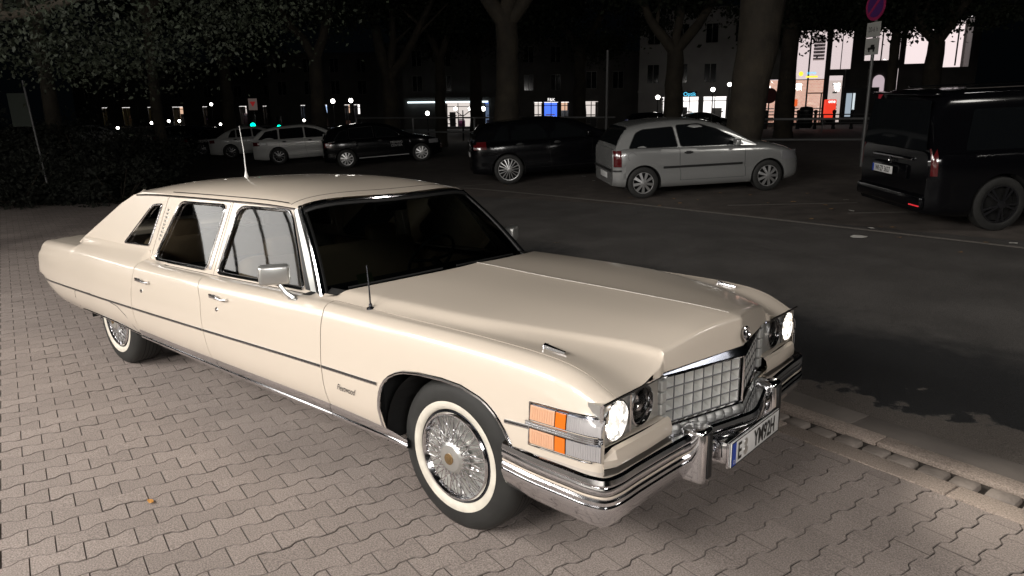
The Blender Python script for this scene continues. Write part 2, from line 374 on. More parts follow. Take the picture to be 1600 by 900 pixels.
# quarter: lower skin, C-pillar in the tumblehome plane with the quarter window
TAIL = Lin([.39, .43, .52, .70, .82, .86], [-1.52, -1.60, -1.665, -1.615, -1.565, -1.555])
qm = MB().grid(panel(lambda z: TAIL(z), lambda z: G1(z)-g, QB, y1=.8185, nx=64, ns=38))
yp = lambda z: .838-.325*(z-.895)
qo = [(-.80, .905), (.597, .888), (.688, 1.345), (.728, 1.377), (.24, 1.372), (.10, 1.342), (-.10, 1.27), (-.70, .965)]
qh = rcorner([(.12, .985), (.545, 1.000), (.622, 1.302), (.475, 1.290)], [.02, .02, .02, .04])
qm.poly(qo, [qh], lambda x, z: (x, -yp(z), z))
q = qm.build('quarter_panel', M['paint'], limo, 40, .003)
MB().tube([(x, -yp(z)-.004, z) for x, z in qh], .0085, 8, True).build('window_trim', M['chrome'], q)
MB().poly(qh, (), lambda x, z: (x, -yp(z)+.010, z)).build('quarter_window', M['glass'], q, 0)
mm = MB()                                                # louvred badge on the pillar ahead of the quarter window
for k in range(9): zz = 1.06+.026*k; xx = .665+.2*(zz-.9)-.0; mm.box((xx, -yp(zz)-.004, zz), (.022, .006, .014))
mm.build('pillar_louvre', M['satin'], q)
q2 = mir(q, limo)
for ch in list(q.children): mir(ch, q2)
# skirt outline groove and skirt lip trim
def onside(pts, off=.001): return [(x, -yside(x, z)-off, z) for x, z in pts]
sk = onside([(-.70, .37), (-.69, .46), (-.665, .515), (-.60, .535), (-.3, .548), (.1, .545), (.27, .53), (.40, .48), (.50, .40), (.53, .36)])
MB().tube(sk, .0028, 6).build('skirt_seam', M['black'], q); 
lip = onside([(-.66, .350), (-.55, .362), (-.1, .374), (.25, .370), (.40, .352), (.60, .345)], .0)
lt = MB().tube(lip, .010, 8).build('skirt_trim', M['chrome'], limo)
# chrome strip down the side with a black core
def strip(x0, x1, n=60):
    xs = np.linspace(x0, x1, n); out = []
    for a, b in ((-.0085, .0), (-.0085, .0045), (-.004, .0060), (.004, .0060), (.0085, .0045), (.0085, .0)):
        out.append([(x, -yside(x, ZTR(x)+a)-b, ZTR(x)+a) for x in xs])
    return MB().grid(out)
for a, b, p in ((-1.64, .565, q), (.578, 1.656, None), (1.668, 2.945, None), (2.957, 3.405, ff), (4.22, 4.36, ff)):
    s = strip(a, b, max(4, int((b-a)*20))).build('side_trim', M['chrome'], p or limo)
    xs = np.linspace(a, b, max(4, int((b-a)*20)))
    MB().grid([[(x, -yside(x, ZTR(x)+d)-.0066, ZTR(x)+d) for x in xs] for d in (-.0022, .0022)]).build('trim_inlay', M['black'], s)
# wheel-arch lip
al = [(3.405, .40), (3.405, .50)]+[(x, ARCH(x)) for x in (3.412, 3.425, 3.442, 3.47, 3.50, 3.55, 3.60, 3.70, 3.85, 3.97, 4.08, 4.12, 4.16, 4.19, 4.22, 4.25)]
alm = MB().tube([(x, -yside(x, z)-.002, z) for x, z in al], .0085, 8).build('arch_trim', M['chrome'], ff); mir(alm, fr)
# rocker mouldings
RH = I([.60, 1.2, 1.8, 2.95, 3.2, 3.45, 3.58], [.40, .40, .405, .415, .41, .395, .36])
def rocker(x0, x1, n):
    xs = np.linspace(x0, x1, n); rows = []
    for t, o in ((0, -.03), (.0, .016), (.22, .024), (.34, .020), (.40, .012), (.50, .013), (.80, .010), (1, .004), (1, 0)):
        rows.append([(x, -(yside(x, .335+t*(RH(x)-.335))+o), .322+t*(RH(x)-.322)) for x in xs])
    return MB().grid(rows)
for a, b in ((.60, 1.76), (1.765, 2.975), (2.98, 3.56)):
    r_ = rocker(a, b, 20).build('rocker_moulding', M['chrome'], limo, 30, .002); mir(r_, limo)
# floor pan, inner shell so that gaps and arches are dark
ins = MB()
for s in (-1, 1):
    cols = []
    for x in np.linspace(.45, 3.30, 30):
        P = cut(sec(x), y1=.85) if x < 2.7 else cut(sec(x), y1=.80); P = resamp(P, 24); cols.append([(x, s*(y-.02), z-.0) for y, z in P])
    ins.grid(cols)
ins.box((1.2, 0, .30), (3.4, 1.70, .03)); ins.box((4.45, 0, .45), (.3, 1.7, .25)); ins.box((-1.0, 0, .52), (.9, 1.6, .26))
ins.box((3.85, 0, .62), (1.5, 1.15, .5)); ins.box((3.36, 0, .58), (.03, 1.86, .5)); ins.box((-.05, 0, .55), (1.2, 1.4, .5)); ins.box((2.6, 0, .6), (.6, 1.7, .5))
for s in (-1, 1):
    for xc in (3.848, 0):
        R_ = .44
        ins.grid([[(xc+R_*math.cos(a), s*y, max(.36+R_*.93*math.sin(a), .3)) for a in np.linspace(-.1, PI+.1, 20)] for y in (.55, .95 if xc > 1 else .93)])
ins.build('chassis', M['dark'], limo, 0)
# hood
HB = lambda y: 2.885+.25*(1-(min(abs(y), .87)/.87)**2)
def XE(y):
    y = abs(y); 
    if y >= .50: return 4.655+.017*min(1, (y-.5)/.05)
    return 4.655+(4.762-4.655)*(1-y/.50)
def hood_half(s):
    ns = 54; lanes0 = resamp(cut(sec(4.6), y0=.868), ns); cols = []
    for u in np.linspace(0, 1, 46):
        u = 1-(1-u)**1.25; col = []
        for j in range(ns):
            y = .86*(1-j/(ns-1))
            for it in range(2):
                x = HB(y)+u*(XE(y)-HB(y)); R = resamp(cut(sec(x), y0=.868), ns); y = R[j][0]
            col.append((x, s*R[j][0], R[j][1]))
        cols.append(col)
    return cols
hc = hood_half(-1); hcR = hood_half(1); hm = MB().grid(hc).grid(hcR)
# nose: from the hood's V edge down to the lip over the grille
for cols, s in ((hc, -1), (hcR, 1)):
    edge = [p for p in cols[-1] if abs(p[1]) <= .60]
    def lipz(y): y = abs(y); return .838+.012*(1-y/.5) if y < .5 else .838-.016*(y-.5)/.1
    def wt(y): return max(0, min(1, (.60-abs(y))/.10))
    rows = [edge]
    for t, dx in ((.05, .006), (.12, .009), (.5, .016), (1, .022)):
        rows.append([(p[0]+dx*wt(p[1]), p[1]*(1+.05*t*wt(p[1])), p[2]+(min(lipz(p[1]), p[2]-.0005)-p[2])*t) for p in edge])
    rows.append([(p[0]+.012*wt(p[1]), p[1]*(1+.05*wt(p[1])), min(lipz(p[1]), p[2]-.0005)-.004) for p in edge])
    hm.grid(rows)
    # side cheek of the nose down to the brow line
hood = hm.build('hood', M['paint'], limo, 42, .003)
ys = [p for p in hc[0]]
MB().tube([(x, -.0, z+.001) for x, z in [(x, ZT(x)) for x in np.linspace(3.13, 4.71, 24)]], .0026, 8).build('hood_trim', mat('hood_strip', (.40, .38, .35), .5, .6), hood)
# brow: thin bright edge over the headlamps, painted valance under them
for s in (-1, 1):
    MB().tube([(4.679, s*y, .8235) for y in (.965, .9, .75, .6, .53)], .006, 6).build('brow_trim', M['chrome'], limo)
    v = MB(); P0 = [(4.35, .975), (4.60, .968), (4.665, .945), (4.69, .90), (4.70, .7), (4.70, .50)]
    prof = [(-.01, .642), (.004, .632), (.012, .60), (.010, .57), (-.01, .556)]
    rows = []
    for dx, z in prof:
        rows.append([(x+(dx if y < .96 else 0), s*(y+(dx*.5 if y > .9 else 0)), z if y < .92 else min(z, .60)) for x, y in P0[2:]])
    v.grid(rows); v.grid([[(4.60, s*.52, .64), (4.69, s*.52, .642)], [(4.60, s*.95, .64), (4.66, s*.95, .642)]])
    v.build('headlamp_valance', M['paint'], limo, 30, .003)
# headlamps: bezel with two round openings
for s in (-1, 1):
    o = [(s*.530, .650), (s*.948, .652), (s*.948, .816), (s*.545, .812)]
    cs = [(s*.860, .733), (s*.672, .735)]; hs = [[(cx+.079*math.cos(a), cz+.079*math.sin(a)) for a in np.linspace(0, 2*PI, 33)[:-1]] for cx, cz in cs]
    bz = MB().prism(o, lambda a, b: (4.662, a, b), lambda a, b: (4.60, a, b), hs).build('headlamp_bezel', M['satin'], limo)
    MB().box((4.668, s*.766, .735), (.012, .012, .15)).build('bezel_post', M['chrome'], bz); MB().box((4.664, s*.950, .735), (.012, .008, .165)).build('bezel_post', M['chrome'], bz)
    for k, (cx, cz) in enumerate(cs):
        MB().lathe([(.084, 0), (.084, .008), (.077, .010), (.075, -.01)], (4.663, cx, cz), (1, 0, 0), 36).build('lamp_ring', M['chrome'], bz)
        if k == 0:
            hl = MB().lathe([(.0005, .012), (.03, .011), (.055, .006), (.074, -.004), (.076, -.02)], (4.655, cx, cz), (1, 0, 0), 32).build('headlight', M['head_on'], limo); hl['label'] = 'lit round outer headlamp'
        else:
            hl = MB().lathe([(.0005, .012), (.03, .011), (.055, .006), (.074, -.004), (.076, -.02)], (4.655, cx, cz), (1, 0, 0), 32).build('headlight', M['lampglass'], limo); hl['label'] = 'unlit round inner headlamp'
            MB().lathe([(.074, 0), (.06, -.03), (.035, -.045), (.018, -.05), (.018, -.03), (.0005, -.028)], (4.65, cx, cz), (1, 0, 0), 32).build('reflector', M['chrome'], hl)
    if s == -1 or s == 1:
        d = bpy.data.lights.new('headlight_beam', 'SPOT'); d.energy = 110; d.spot_size = math.radians(95); d.spot_blend = 1; d.color = (1, .93, .82); d.shadow_soft_size = .05
        lo = bpy.data.objects.new('headlight_beam', d); C.objects.link(lo); lo.parent = limo; lo.location = (4.71, s*.868, .733); lo.rotation_euler = Vector((1, 0, -.10)).to_track_quat('-Z', 'Y').to_euler()
# turn lamps, two tiers, on the fender side and round the corner
LT = {}
def lamp_strip(x0, x1, za, zb_, off, n=10, nz=4):
    return [[(x, -(yside(min(x, 4.66), z)+off), z) for x in np.linspace(x0, x1, n)] for z in np.linspace(za, zb_, nz)]
def wrap(za, zb_, x0, off, yend, sl):
    rows = []
    for z in np.linspace(za, zb_, 4):
        y0 = yside(4.62, z)+off; pts = [(x, -y0) for x in np.linspace(x0, 4.615, 6)]
        for a in np.linspace(0, PI/2, 6)[1:]: pts.append((4.615+.055*math.sin(a), -(y0-.055+.055*math.cos(a))))
        rows.append([(x, y, z) for x, y in pts])
    return rows
for k, (za, zb_) in enumerate(((.603, .663), (.701, .759))):
    sx = .01*k
    ts = MB().grid(lamp_strip(4.352, 4.674, za-.006, zb_+.006, .005, 26)).build('turn_lamp', M['darkchrome'], ff); ts['label'] = 'upper turn lamp' if k else 'lower turn lamp'
    a = MB().grid(lamp_strip(4.358, 4.474, za, zb_, .011)).build('warm_lens', M['peach'], ts, 30, .004)
    b = MB().grid(lamp_strip(4.480, 4.526, za, zb_, .012)).build('amber_lens', M['amber'], ts, 30, .004)
    c = MB().grid(lamp_strip(4.531, 4.675, za, zb_, .010, 24)).build('clear_lens', M['lens'], ts, 30, .004)
    rib = MB()
    for x in np.linspace(4.37, 4.462, 9): rib.tube([(x, -(yside(x, z)+.0135), z) for z in (za+.004, zb_-.004)], .0025, 5)
    rib.build('lens_ribs', M['peach'], a)
    rc = MB(); w0 = lamp_strip(4.535, 4.674, za, zb_, .0125, 15)
    for j in range(0, 15): rc.tube([w0[0][j], w0[-1][j]], .0028, 5)
    rc.build('lens_ribs', M['lens'], c)
fr2 = []
for zz in (.592, .770): fr2.append([(x, -(yside(x, zz)+.009), zz) for x in np.linspace(4.35, 4.64, 8)])
tl = MB(); tl.tube(fr2[0]+fr2[1][::-1], .0035, 6, True)
for zz in (.6745, .6825, .6905): tl.tube([(x, -(yside(x, zz)+.014), zz) for x in np.linspace(4.34, 4.675, 26)], .0050, 8)
tl.build('lamp_trim', M['chrome'], ff)
# the twin on the far fender
for ch in [c for c in ff.children if c.name.startswith(('turn_lamp', 'lamp_trim', 'side_trim'))]:
    t2 = mir(ch, fr)
    for g2 in ch.children: mir(g2, t2)
# grille: V plan, egg-crate
GX = lambda y: 4.650+(4.787-4.650)*(1-abs(y)/.50)
gm = MB(); gd = MB(); nc, nr = 8, 4; z0, z1 = .590, .796
for s in (-1, 1):
    for i in range(nc):
        for j in range(nr):
            ya, yb = .462*(i/nc)+.012, .462*((i+1)/nc)+.012; a, b = z0+(z1-z0)*j/nr, z0+(z1-z0)*(j+1)/nr; e = .0035
            P = [(GX(y), s*y, z) for y, z in ((ya, a), (yb, a), (yb, b), (ya, b))]
            Q = [(GX(y)-.003, s*y, z) for y, z in ((ya+e, a+e), (yb-e, a+e), (yb-e, b-e), (ya+e, b-e))]
            ym, zm = ya+.30*(yb-ya), a+.55*(b-a)
            Cc = (GX(ym)-.036, s*ym, zm)
            v = P+Q+[Cc]; gm.add(v, [(4, 5, 8), (5, 6, 8), (6, 7, 8), (7, 4, 8)]); gm.add(v[:8], [(0, 1, 5, 4), (1, 2, 6, 5), (2, 3, 7, 6), (3, 0, 4, 7)], 1)
    # outer return of the grille
    for j in range(nr):
        a, b = z0+(z1-z0)*j/nr, z0+(z1-z0)*(j+1)/nr
        gm.rbox((4.647, s*.500, (a+b)/2), (.05, .042, (b-a)-.004), .006)
gr = gm.build('grille', [M['matte'], mat('grille_bar', (.10, .10, .105), .38, .6)], limo, 0, fix=False)
fm = MB()
for zz, r in ((.806, .010), (.580, .009)):
    fm.tube([(GX(.525)+.004, -.525, zz), (GX(0)+.006, 0, zz), (GX(.525)+.004, .525, zz)], r, 8)
for s in (-1, 1): fm.tube([(GX(.525)+.004, s*.525, .578), (GX(.525)+.004, s*.525, .81)], .008, 8)
fm.tube([(GX(0)+.006, 0, .58), (GX(0)+.006, 0, .806)], .006, 8)
fm.build('grille_surround', M['chrome'], gr)
hd = MB()
for s in (-1, 1): hd.grid([[(GX(y)+.012-.02*t, s*y*1.0, .812+.028*t) for y in np.linspace(.0, .53, 6)] for t in (0, .3, .7, 1)])
hd.build('grille_header', M['darkchrome'], limo, 30, .003)
# lower grille: scalloped chrome between grille and bumper
lg = MB()
for s in (-1, 1):
    YY = np.linspace(0, .86, 17)
    def LX(y, t): return (GX(y) if y < .5 else 4.65+(.5-y)*.02)-.006+t*(.055 if y > .5 else .03)
    for i in range(16):
        a, b = YY[i], YY[i+1]-.003; m_ = (a+b)/2; top = .575 if b <= .52 else .552
        rows = [[(LX(y, t)+dx, s*y, top+(.495-top)*t) for y, dx in ((a, 0), (a*.75+b*.25, .013), (m_, .017), (a*.25+b*.75, .013), (b, 0))] for t in (0, .3, .6, 1)]
        lg.grid(rows)
lg.build('lower_grille', M['satin'], limo, 30, .002)
# emblem on the nose
em = MB().lathe([(.030, 0), (.036, .006), (.030, .010), (.026, .004), (.0005, .004)], (4.792, 0, .905), (1, 0, .12), 28)
em.rbox((4.800, 0, .905), (.008, .026, .034), .006)
for s in (-1, 1): em.tube([(4.797, s*.012, .885), (4.797, s*.030, .893), (4.797, s*.033, .915), (4.797, s*.022, .930)], .003, 5)
em.build('hood_emblem', M['chrome'], limo)
# fender top markers
for s in (-1, 1):
    x0, y0 = 4.30, .80; z0_ = ZC(4.30)+.004
    f_ = MB(); f_.grid([[(x0+a*.105-.02, s*y0+c*(.018-.010*a), z0_-.008*a+h-.004*0) for c, h in ((-1, 0), (-.75, .013*(1-a*.5)), (0, .019*(1-a*.6)), (.75, .013*(1-a*.5)), (1, 0))] for a in (0, .02, .4, .8, 1)])
    f_.box((x0-.017, s*y0, z0_+.004), (.006, .034, .018)); f_.build('fender_marker', M['chrome'], limo)
# bumper
def bump_path():
    half = [(4.20, .985), (4.35, 1.004), (4.54, 1.012), (4.655, 1.012), (4.715, .990), (4.735, .93), (4.740, .80), (4.75, .60), (4.765, .42)]
    c = [(4.79, .30), (4.835, .13), (4.858, .03)]
    L = [(x, -y) for x, y in half+c]; Rr = [(x, y) for x, y in (half+c)[::-1]]
    return L+Rr
BP = bump_path(); BPs = spline(BP, 4)
nrm = []
for i in range(len(BPs)):
    a = BPs[max(i-1, 0)]; b = BPs[min(i+1, len(BPs)-1)]; t = (b-a)/np.linalg.norm(b-a); nrm.append((t[1], -t[0]))
nrm = np.array(nrm)
if nrm[len(nrm)//2][0] < 0: nrm = -nrm
prof = [(-.075, .552), (-.012, .556), (0, .549), (.004, .532), (-.001, .522), (.003, .514), (.003, .500), (-.003, .493), (-.003, .470), (.003, .462), (.003, .450), (-.002, .443), (.005, .438), (.006, .428), (-.004, .398), (-.020, .365), (-.036, .343), (-.050, .335), (-.10, .332)]
rows = [[(BPs[i][0]+nrm[i][0]*d, BPs[i][1]+nrm[i][1]*d, z) for d, z in prof] for i in range(len(BPs)) if True]
bp = MB().grid(rows).build('front_bumper', M['chrome'], limo, 32, .003)
inl = MB()
for za, zb_ in ((.477, .486),):
    inl.grid([[(BPs[i][0]+nrm[i][0]*.002, BPs[i][1]+nrm[i][1]*.002, z) for i in range(len(BPs))] for z in (za, zb_)])
inl.build('bumper_inlay', M['paint'], bp)
for s in (-1, 1):
    gq = MB().rbox((4.768, s*.378, .458), (.115, .105, .25), .026, seg=4); gq.build('bumper_guard', M['chrome'], bp, 40)
    MB().rbox((4.828, s*.378, .46), (.008, .036, .20), .004).build('guard_pad', M['black'], bp)
bt = MB()                                                # filler between bumper and nose
for s in (-1, 1): bt.grid([[(x, s*y, z) for x, y in ((4.66, .98), (4.70, .86), (4.70, .50), (4.78, .02))] for z in (.545,)]+[[(x, s*y, .50) for x, y in ((4.55, .96), (4.63, .84), (4.62, .50), (4.70, .02))]])
bt.build('bumper_filler', M['darkchrome'], bp)
# rear bumper tips
rbp = MB().rbox((-1.70, 0, .45), (.10, 1.62, .16), .03, seg=3).build('rear_bumper', M['chrome'], limo, 30)
# plate on its bracket
pk = MB().rbox((4.872, -.035, .445), (.014, .54, .12), .006)
pk.rbox((4.80, -.20, .44), (.12, .16, .11), .02)
pb = pk.build('plate_bracket', M['chrome'], limo)
pl = MB().rbox((4.884, -.035, .447), (.006, .52, .112), .002).build('license_plate', M['plate'], limo)
MB().box((4.8882, -.035-.2375, .447), (.001, .042, .108)).build('country_band', M['blue'], pl)
text('D', 'country_letter', M['plate'], pl, (4.8894, -.035-.2375, .405), (0, 1, 0), (0, 0, 1), .018)
text('E', 'plate_letters', M['ink'], pl, (4.8885, -.215, .410), (0, 1, 0), (0, 0, 1), .076, sx=.75, bold=.02)
text('YM92H', 'plate_letters', M['ink'], pl, (4.8885, .055, .410), (0, 1, 0), (0, 0, 1), .076, sx=.70, bold=.02)
MB().lathe([(.0005, .002), (.017, .002), (.018, 0)], (4.8875, -.150, .465), (1, 0, 0), 20).lathe([(.0005, .002), (.020, .002), (.021, 0)], (4.8875, -.150, .425), (1, 0, 0), 20).build('plate_seal', M['satin'], pl)
edge = [(4.888, -.294, .393), (4.888, .224, .393), (4.888, .224, .501), (4.888, -.294, .501)]
MB().tube(edge, .0022, 5, True).build('plate_border', M['ink'], pl)
# roof
ZR = I([.0, .15, .5, .8, 1.3, 1.7, 2.0, 2.2, 2.35, 2.46], [1.385, 1.405, 1.452, 1.474, 1.495, 1.500, 1.490, 1.472, 1.450, 1.424])
ZE = I([.0, .15, .5, .8, 1.4, 2.0, 2.35], [1.345, 1.36, 1.378, 1.384, 1.392, 1.396, 1.388])
XF = lambda y: 2.345+.115*(1-(min(abs(y), .67)/.67)**2); XB = lambda y: .10+(-.10)*(1-(min(abs(y), .67)/.67)**2)
def roofcol(u, n=28):
    col = []
    for k in range(n+1):
        t = -1+2*k/n; y = .690*math.sin(t*PI/2)*1.0
        x = XB(y)+u*(XF(y)-XB(y)); ze, zr = ZE(x), ZR(x)
        a = abs(t); f = (1-a**2.6)
        yy = .690*math.copysign(min(1, (math.sin(a*PI/2))), t)
        z = (ze-.018)+(zr-ze+.018)*(1-(abs(yy)/.690)**3.3)**.64 if abs(yy) < .6899 else ze-.018
        col.append((x, yy, z))
    return col
rf = MB().grid([roofcol(u) for u in np.linspace(0, 1, 30)])
roof = rf.build('roof', M['paint'], limo, 50, .003)
ra = roofcol(.965); rs = MB().tube([(x, y, z+.0005) for x, y, z in ra[2:-2]], .0028, 6)
for s in (-1, 1):
    rs.tube([(x, s*.676, ZE(x)+.012) for x in np.linspace(.75, 2.25, 20)], .0028, 6)
rs.build('roof_seam', M['black'], roof)
for s in (-1, 1): MB().tube([(x, s*.694, ZE(x)-.016) for x in np.linspace(.15, 2.35, 24)], .0065, 6).build('drip_rail', M['chrome'], roof)
# windscreen with its chrome surround
BX = lambda y: 2.775+.135*(1-(abs(y)/.86)**2); BZ = lambda y: .945+.035*(1-(abs(y)/.86)**2)
def ws(t, k, n=20, dx=0, dz=0):
    s = -1+2*k/n; yb, yt = .845*s, .668*s; ftx, ftz = XF(yt)+.005, None
    ftz = roof_z(yt); bx, bz = BX(yb), BZ(yb); bul = .018*math.sin(PI*t)
    return (bx+(ftx-bx)*t+bul+dx, yb+(yt-yb)*t, bz+(ftz-bz)*t+bul*.6+dz)
def roof_z(y):
    x = XF(y); ze, zr = ZE(x), ZR(x); return (ze-.018)+(zr-ze+.018)*(1-(min(abs(y)/.690, 1))**3.3)**.64-.008
wsg = MB().grid([[ws(t, k) for k in range(21)] for t in np.linspace(.0, .965, 10)]).build('windshield', M['glass_ws'], limo, 50)
fr_ = MB(); fr_.tube([ws(.965, k, dx=.004, dz=.004) for k in range(21)], .010, 8)
for k in (0, 20): fr_.tube([ws(t, k, dx=.003, dz=.002) for t in np.linspace(-.02, 1, 10)], .016, 8)
fr_.build('windshield_trim', M['chrome'], wsg)
fb = MB(); fb.tube([ws(.93, k, dx=.002, dz=.002) for k in range(21)], .012, 6)
for k in (0, 20): fb.tube([(p[0]+.004, p[1]*(.975), p[2]) for p in [ws(t, k) for t in np.linspace(0, .95, 10)]], .014, 6)
fb.build('windshield_seal', M['black'], wsg)
cw = MB().grid([[(BX(y)-.03, y, BZ(y)-.01) for y in np.linspace(-.86, .86, 22)], [(HB(y)+.01, y, ZT(HB(y))-.035-(abs(y)/.86)**2*.045) for y in np.linspace(-.86, .86, 22)]]).build('cowl', M['dark'], limo)
wp = MB()
for y0, y1 in ((-.10, -.72), (.62, .02)):
    wp.tube([(BX(y)+.05-.02, y, BZ(y)+.022) for y in np.linspace(y0, y1, 8)], .006, 6)
wp.build('wiper', M['black'], limo)
for s in (-1, 1):                                       # A pillars behind the glass edge
    MB().tube([(ws(t, 0 if s < 0 else 20)[0]-.035, s*abs(ws(t, 0)[1])-s*.02, ws(t, 0)[2]-.005) for t in np.linspace(-.05, 1, 8)], .028, 6).build('pillar', M['dark'], limo)
# C pillar corner fill and backlight, deck
for s in (-1, 1):
    bl = MB(); rows = []
    for t in np.linspace(0, 1, 10):
        z = .93+t*(1.345-.93); xo = np.interp(z, [.905, .965, 1.27, 1.342], [-.80, -.70, -.10, .10])
        y0 = yp(z); rows.append([(xo, s*y0, z), (xo-.03, s*(y0-.03), z+.002), (xo-.045, s*(y0-.08), z+.006), (xo-.05, s*(y0-.16), z+.01)])
    bl.grid(rows)
    bl.build('rear_pillar', M['paint'], limo, 50, .003)
MB().grid([[(np.interp(t, [0, 1], [-.83, .02]), y*(1-.16*t), .945+t*(1.375-.945)) for y in np.linspace(-.70, .70, 12)] for t in np.linspace(0, 1, 6)]).build('rear_window', M['glass_ws'], limo)
dk = MB()
for s in (-1, 1):
    cols = []
    for x in np.linspace(-1.48, -.73, 14):
        P = cut(sec(x), y0=.82); cols.append([(x, s*y, z) for y, z in resamp(P, 14)])
    dk.grid(cols)
dk.build('trunk_lid', M['paint'], limo, 40, .003)
tc = MB().grid([[(TAIL(z)+.004, s_*(W(TAIL(z))-.05-.05*(z<.5)-.03*(z>.81)), z) for s_ in (-1, -.8, 0, .8, 1)] for z in (.43, .52, .65, .80, .825)]).build('tail_panel', M['paint'], limo, 40, .003)
# interior
def bench(x, back_h, nm):
    s = MB().rbox((x, 0, .46), (.56, 1.42, .22), .06, seg=3); s.rbox((x-.30, 0, .72), (.20, 1.44, back_h), .07, seg=4, R=Matrix.Rotation(math.radians(-12), 3, 'Y'))
    b = s.build(nm, M['seat'], limo, 50)
    for yy in (-.42, .42): MB().rbox((x-.33, yy, .72+back_h/2+.03), (.10, .26, .16), .04, seg=3).build('headrest', M['seat'], b, 50)
bench(2.05, .60, 'front_seat'); bench(.62, .62, 'rear_seat')
MB().rbox((2.62, 0, .84), (.36, 1.50, .16), .05).rbox((2.76, 0, .90), (.24, 1.56, .05), .02).build('dashboard', mat('dash_vinyl', (.02, .02, .022), .6), limo)
sw = MB(); cS = Vector((2.30, .40, .93)); nS = Vector((-.85, 0, .52)).normalized(); uS = Vector((0, 1, 0)); vS = nS.cross(uS)
sw.tube([cS+uS*.195*math.cos(a)+vS*.195*math.sin(a) for a in np.linspace(0, 2*PI, 33)[:-1]], .012, 8, True)
for a in (0, PI): sw.tube([cS+uS*.19*math.cos(a), cS-nS*.03], .011, 6)
sw.tube([cS-nS*.02, cS-nS*.25], .03, 10); sw.build('steering_wheel', mat('steering_wheel_plastic', (.05, .05, .05), .3), limo)
MB().rbox((2.36, .0, 1.33), (.03, .26, .06), .01).build('interior_mirror', M['black'], limo)
MB().box((1.2, 0, .33), (2.9, 1.55, .02)).build('carpet', mat('carpet', (.03, .025, .02), .95), limo)
st = MB(); a_, b_, c_ = ws(.03, 2.5, 20), ws(.03, 3.6, 20), ws(.13, 3.6, 20); d_ = ws(.13, 2.5, 20)
st.add([(p[0]-.006, p[1], p[2]) for p in (a_, b_, c_, d_)], [(0, 1, 2, 3)]); st.build('windshield_sticker', mat('sticker', (.42, .45, .22), .6), limo)
# door mirror
mr = MB().rbox((2.545, -.985, 1.055), (.075, .165, .108), .018, seg=3, R=Matrix.Rotation(math.radians(-28), 3, 'Z'))
mr.tube([(2.575, -.975, 1.0), (2.60, -.955, .955), (2.62, -.925, .925)], [.012, .015, .020]); mr.rbox((2.625, -.918, .918), (.085, .045, .022), .008)
mo = mr.build('door_mirror', M['satin'], limo, 40)
text('Electric', 'mirror_script', M['ink'], mo, (2.590, -1.052, 1.028), (math.cos(math.radians(62)), 0.0, 0), (0, 0, 1), .012, shear=.3) if False else None
m2 = mir(mo, limo)
# aerials
an = MB().lathe([(.018, 0), (.013, .02), (.006, .05), (.004, .06)], (.698, -.07, ZR(.7)-.004), (0, 0, 1), 16); an.tube([(.698, -.07, 1.52), (.69, -.07, 1.68), (.665, -.075, 1.86)], [.005, .0035, .002], 6)
an.build('roof_aerial', M['plate'], limo)
AER = (3.22, -.865, ZC(3.22)-.001)
an = MB().lathe([(.022, 0), (.02, .01), (.010, .014), (.008, .03)], AER, (0, 0, 1), 16); an.tube([AER, (AER[0]-.005, AER[1], 1.05), (AER[0]-.015, AER[1], 1.165)], [.005, .004, .003], 6)
an.build('fender_aerial', M['darkchrome'], limo)
# script on the fender
xs_, zs_ = 3.15, .525; text('Fleetwood', 'fender_script', M['darkchrome'], ff, (xs_, -yside(xs_, zs_)-.006, zs_), (1, 0, 0), (0, 0, 1), .032, ext=.0, shear=.45, sx=.75)
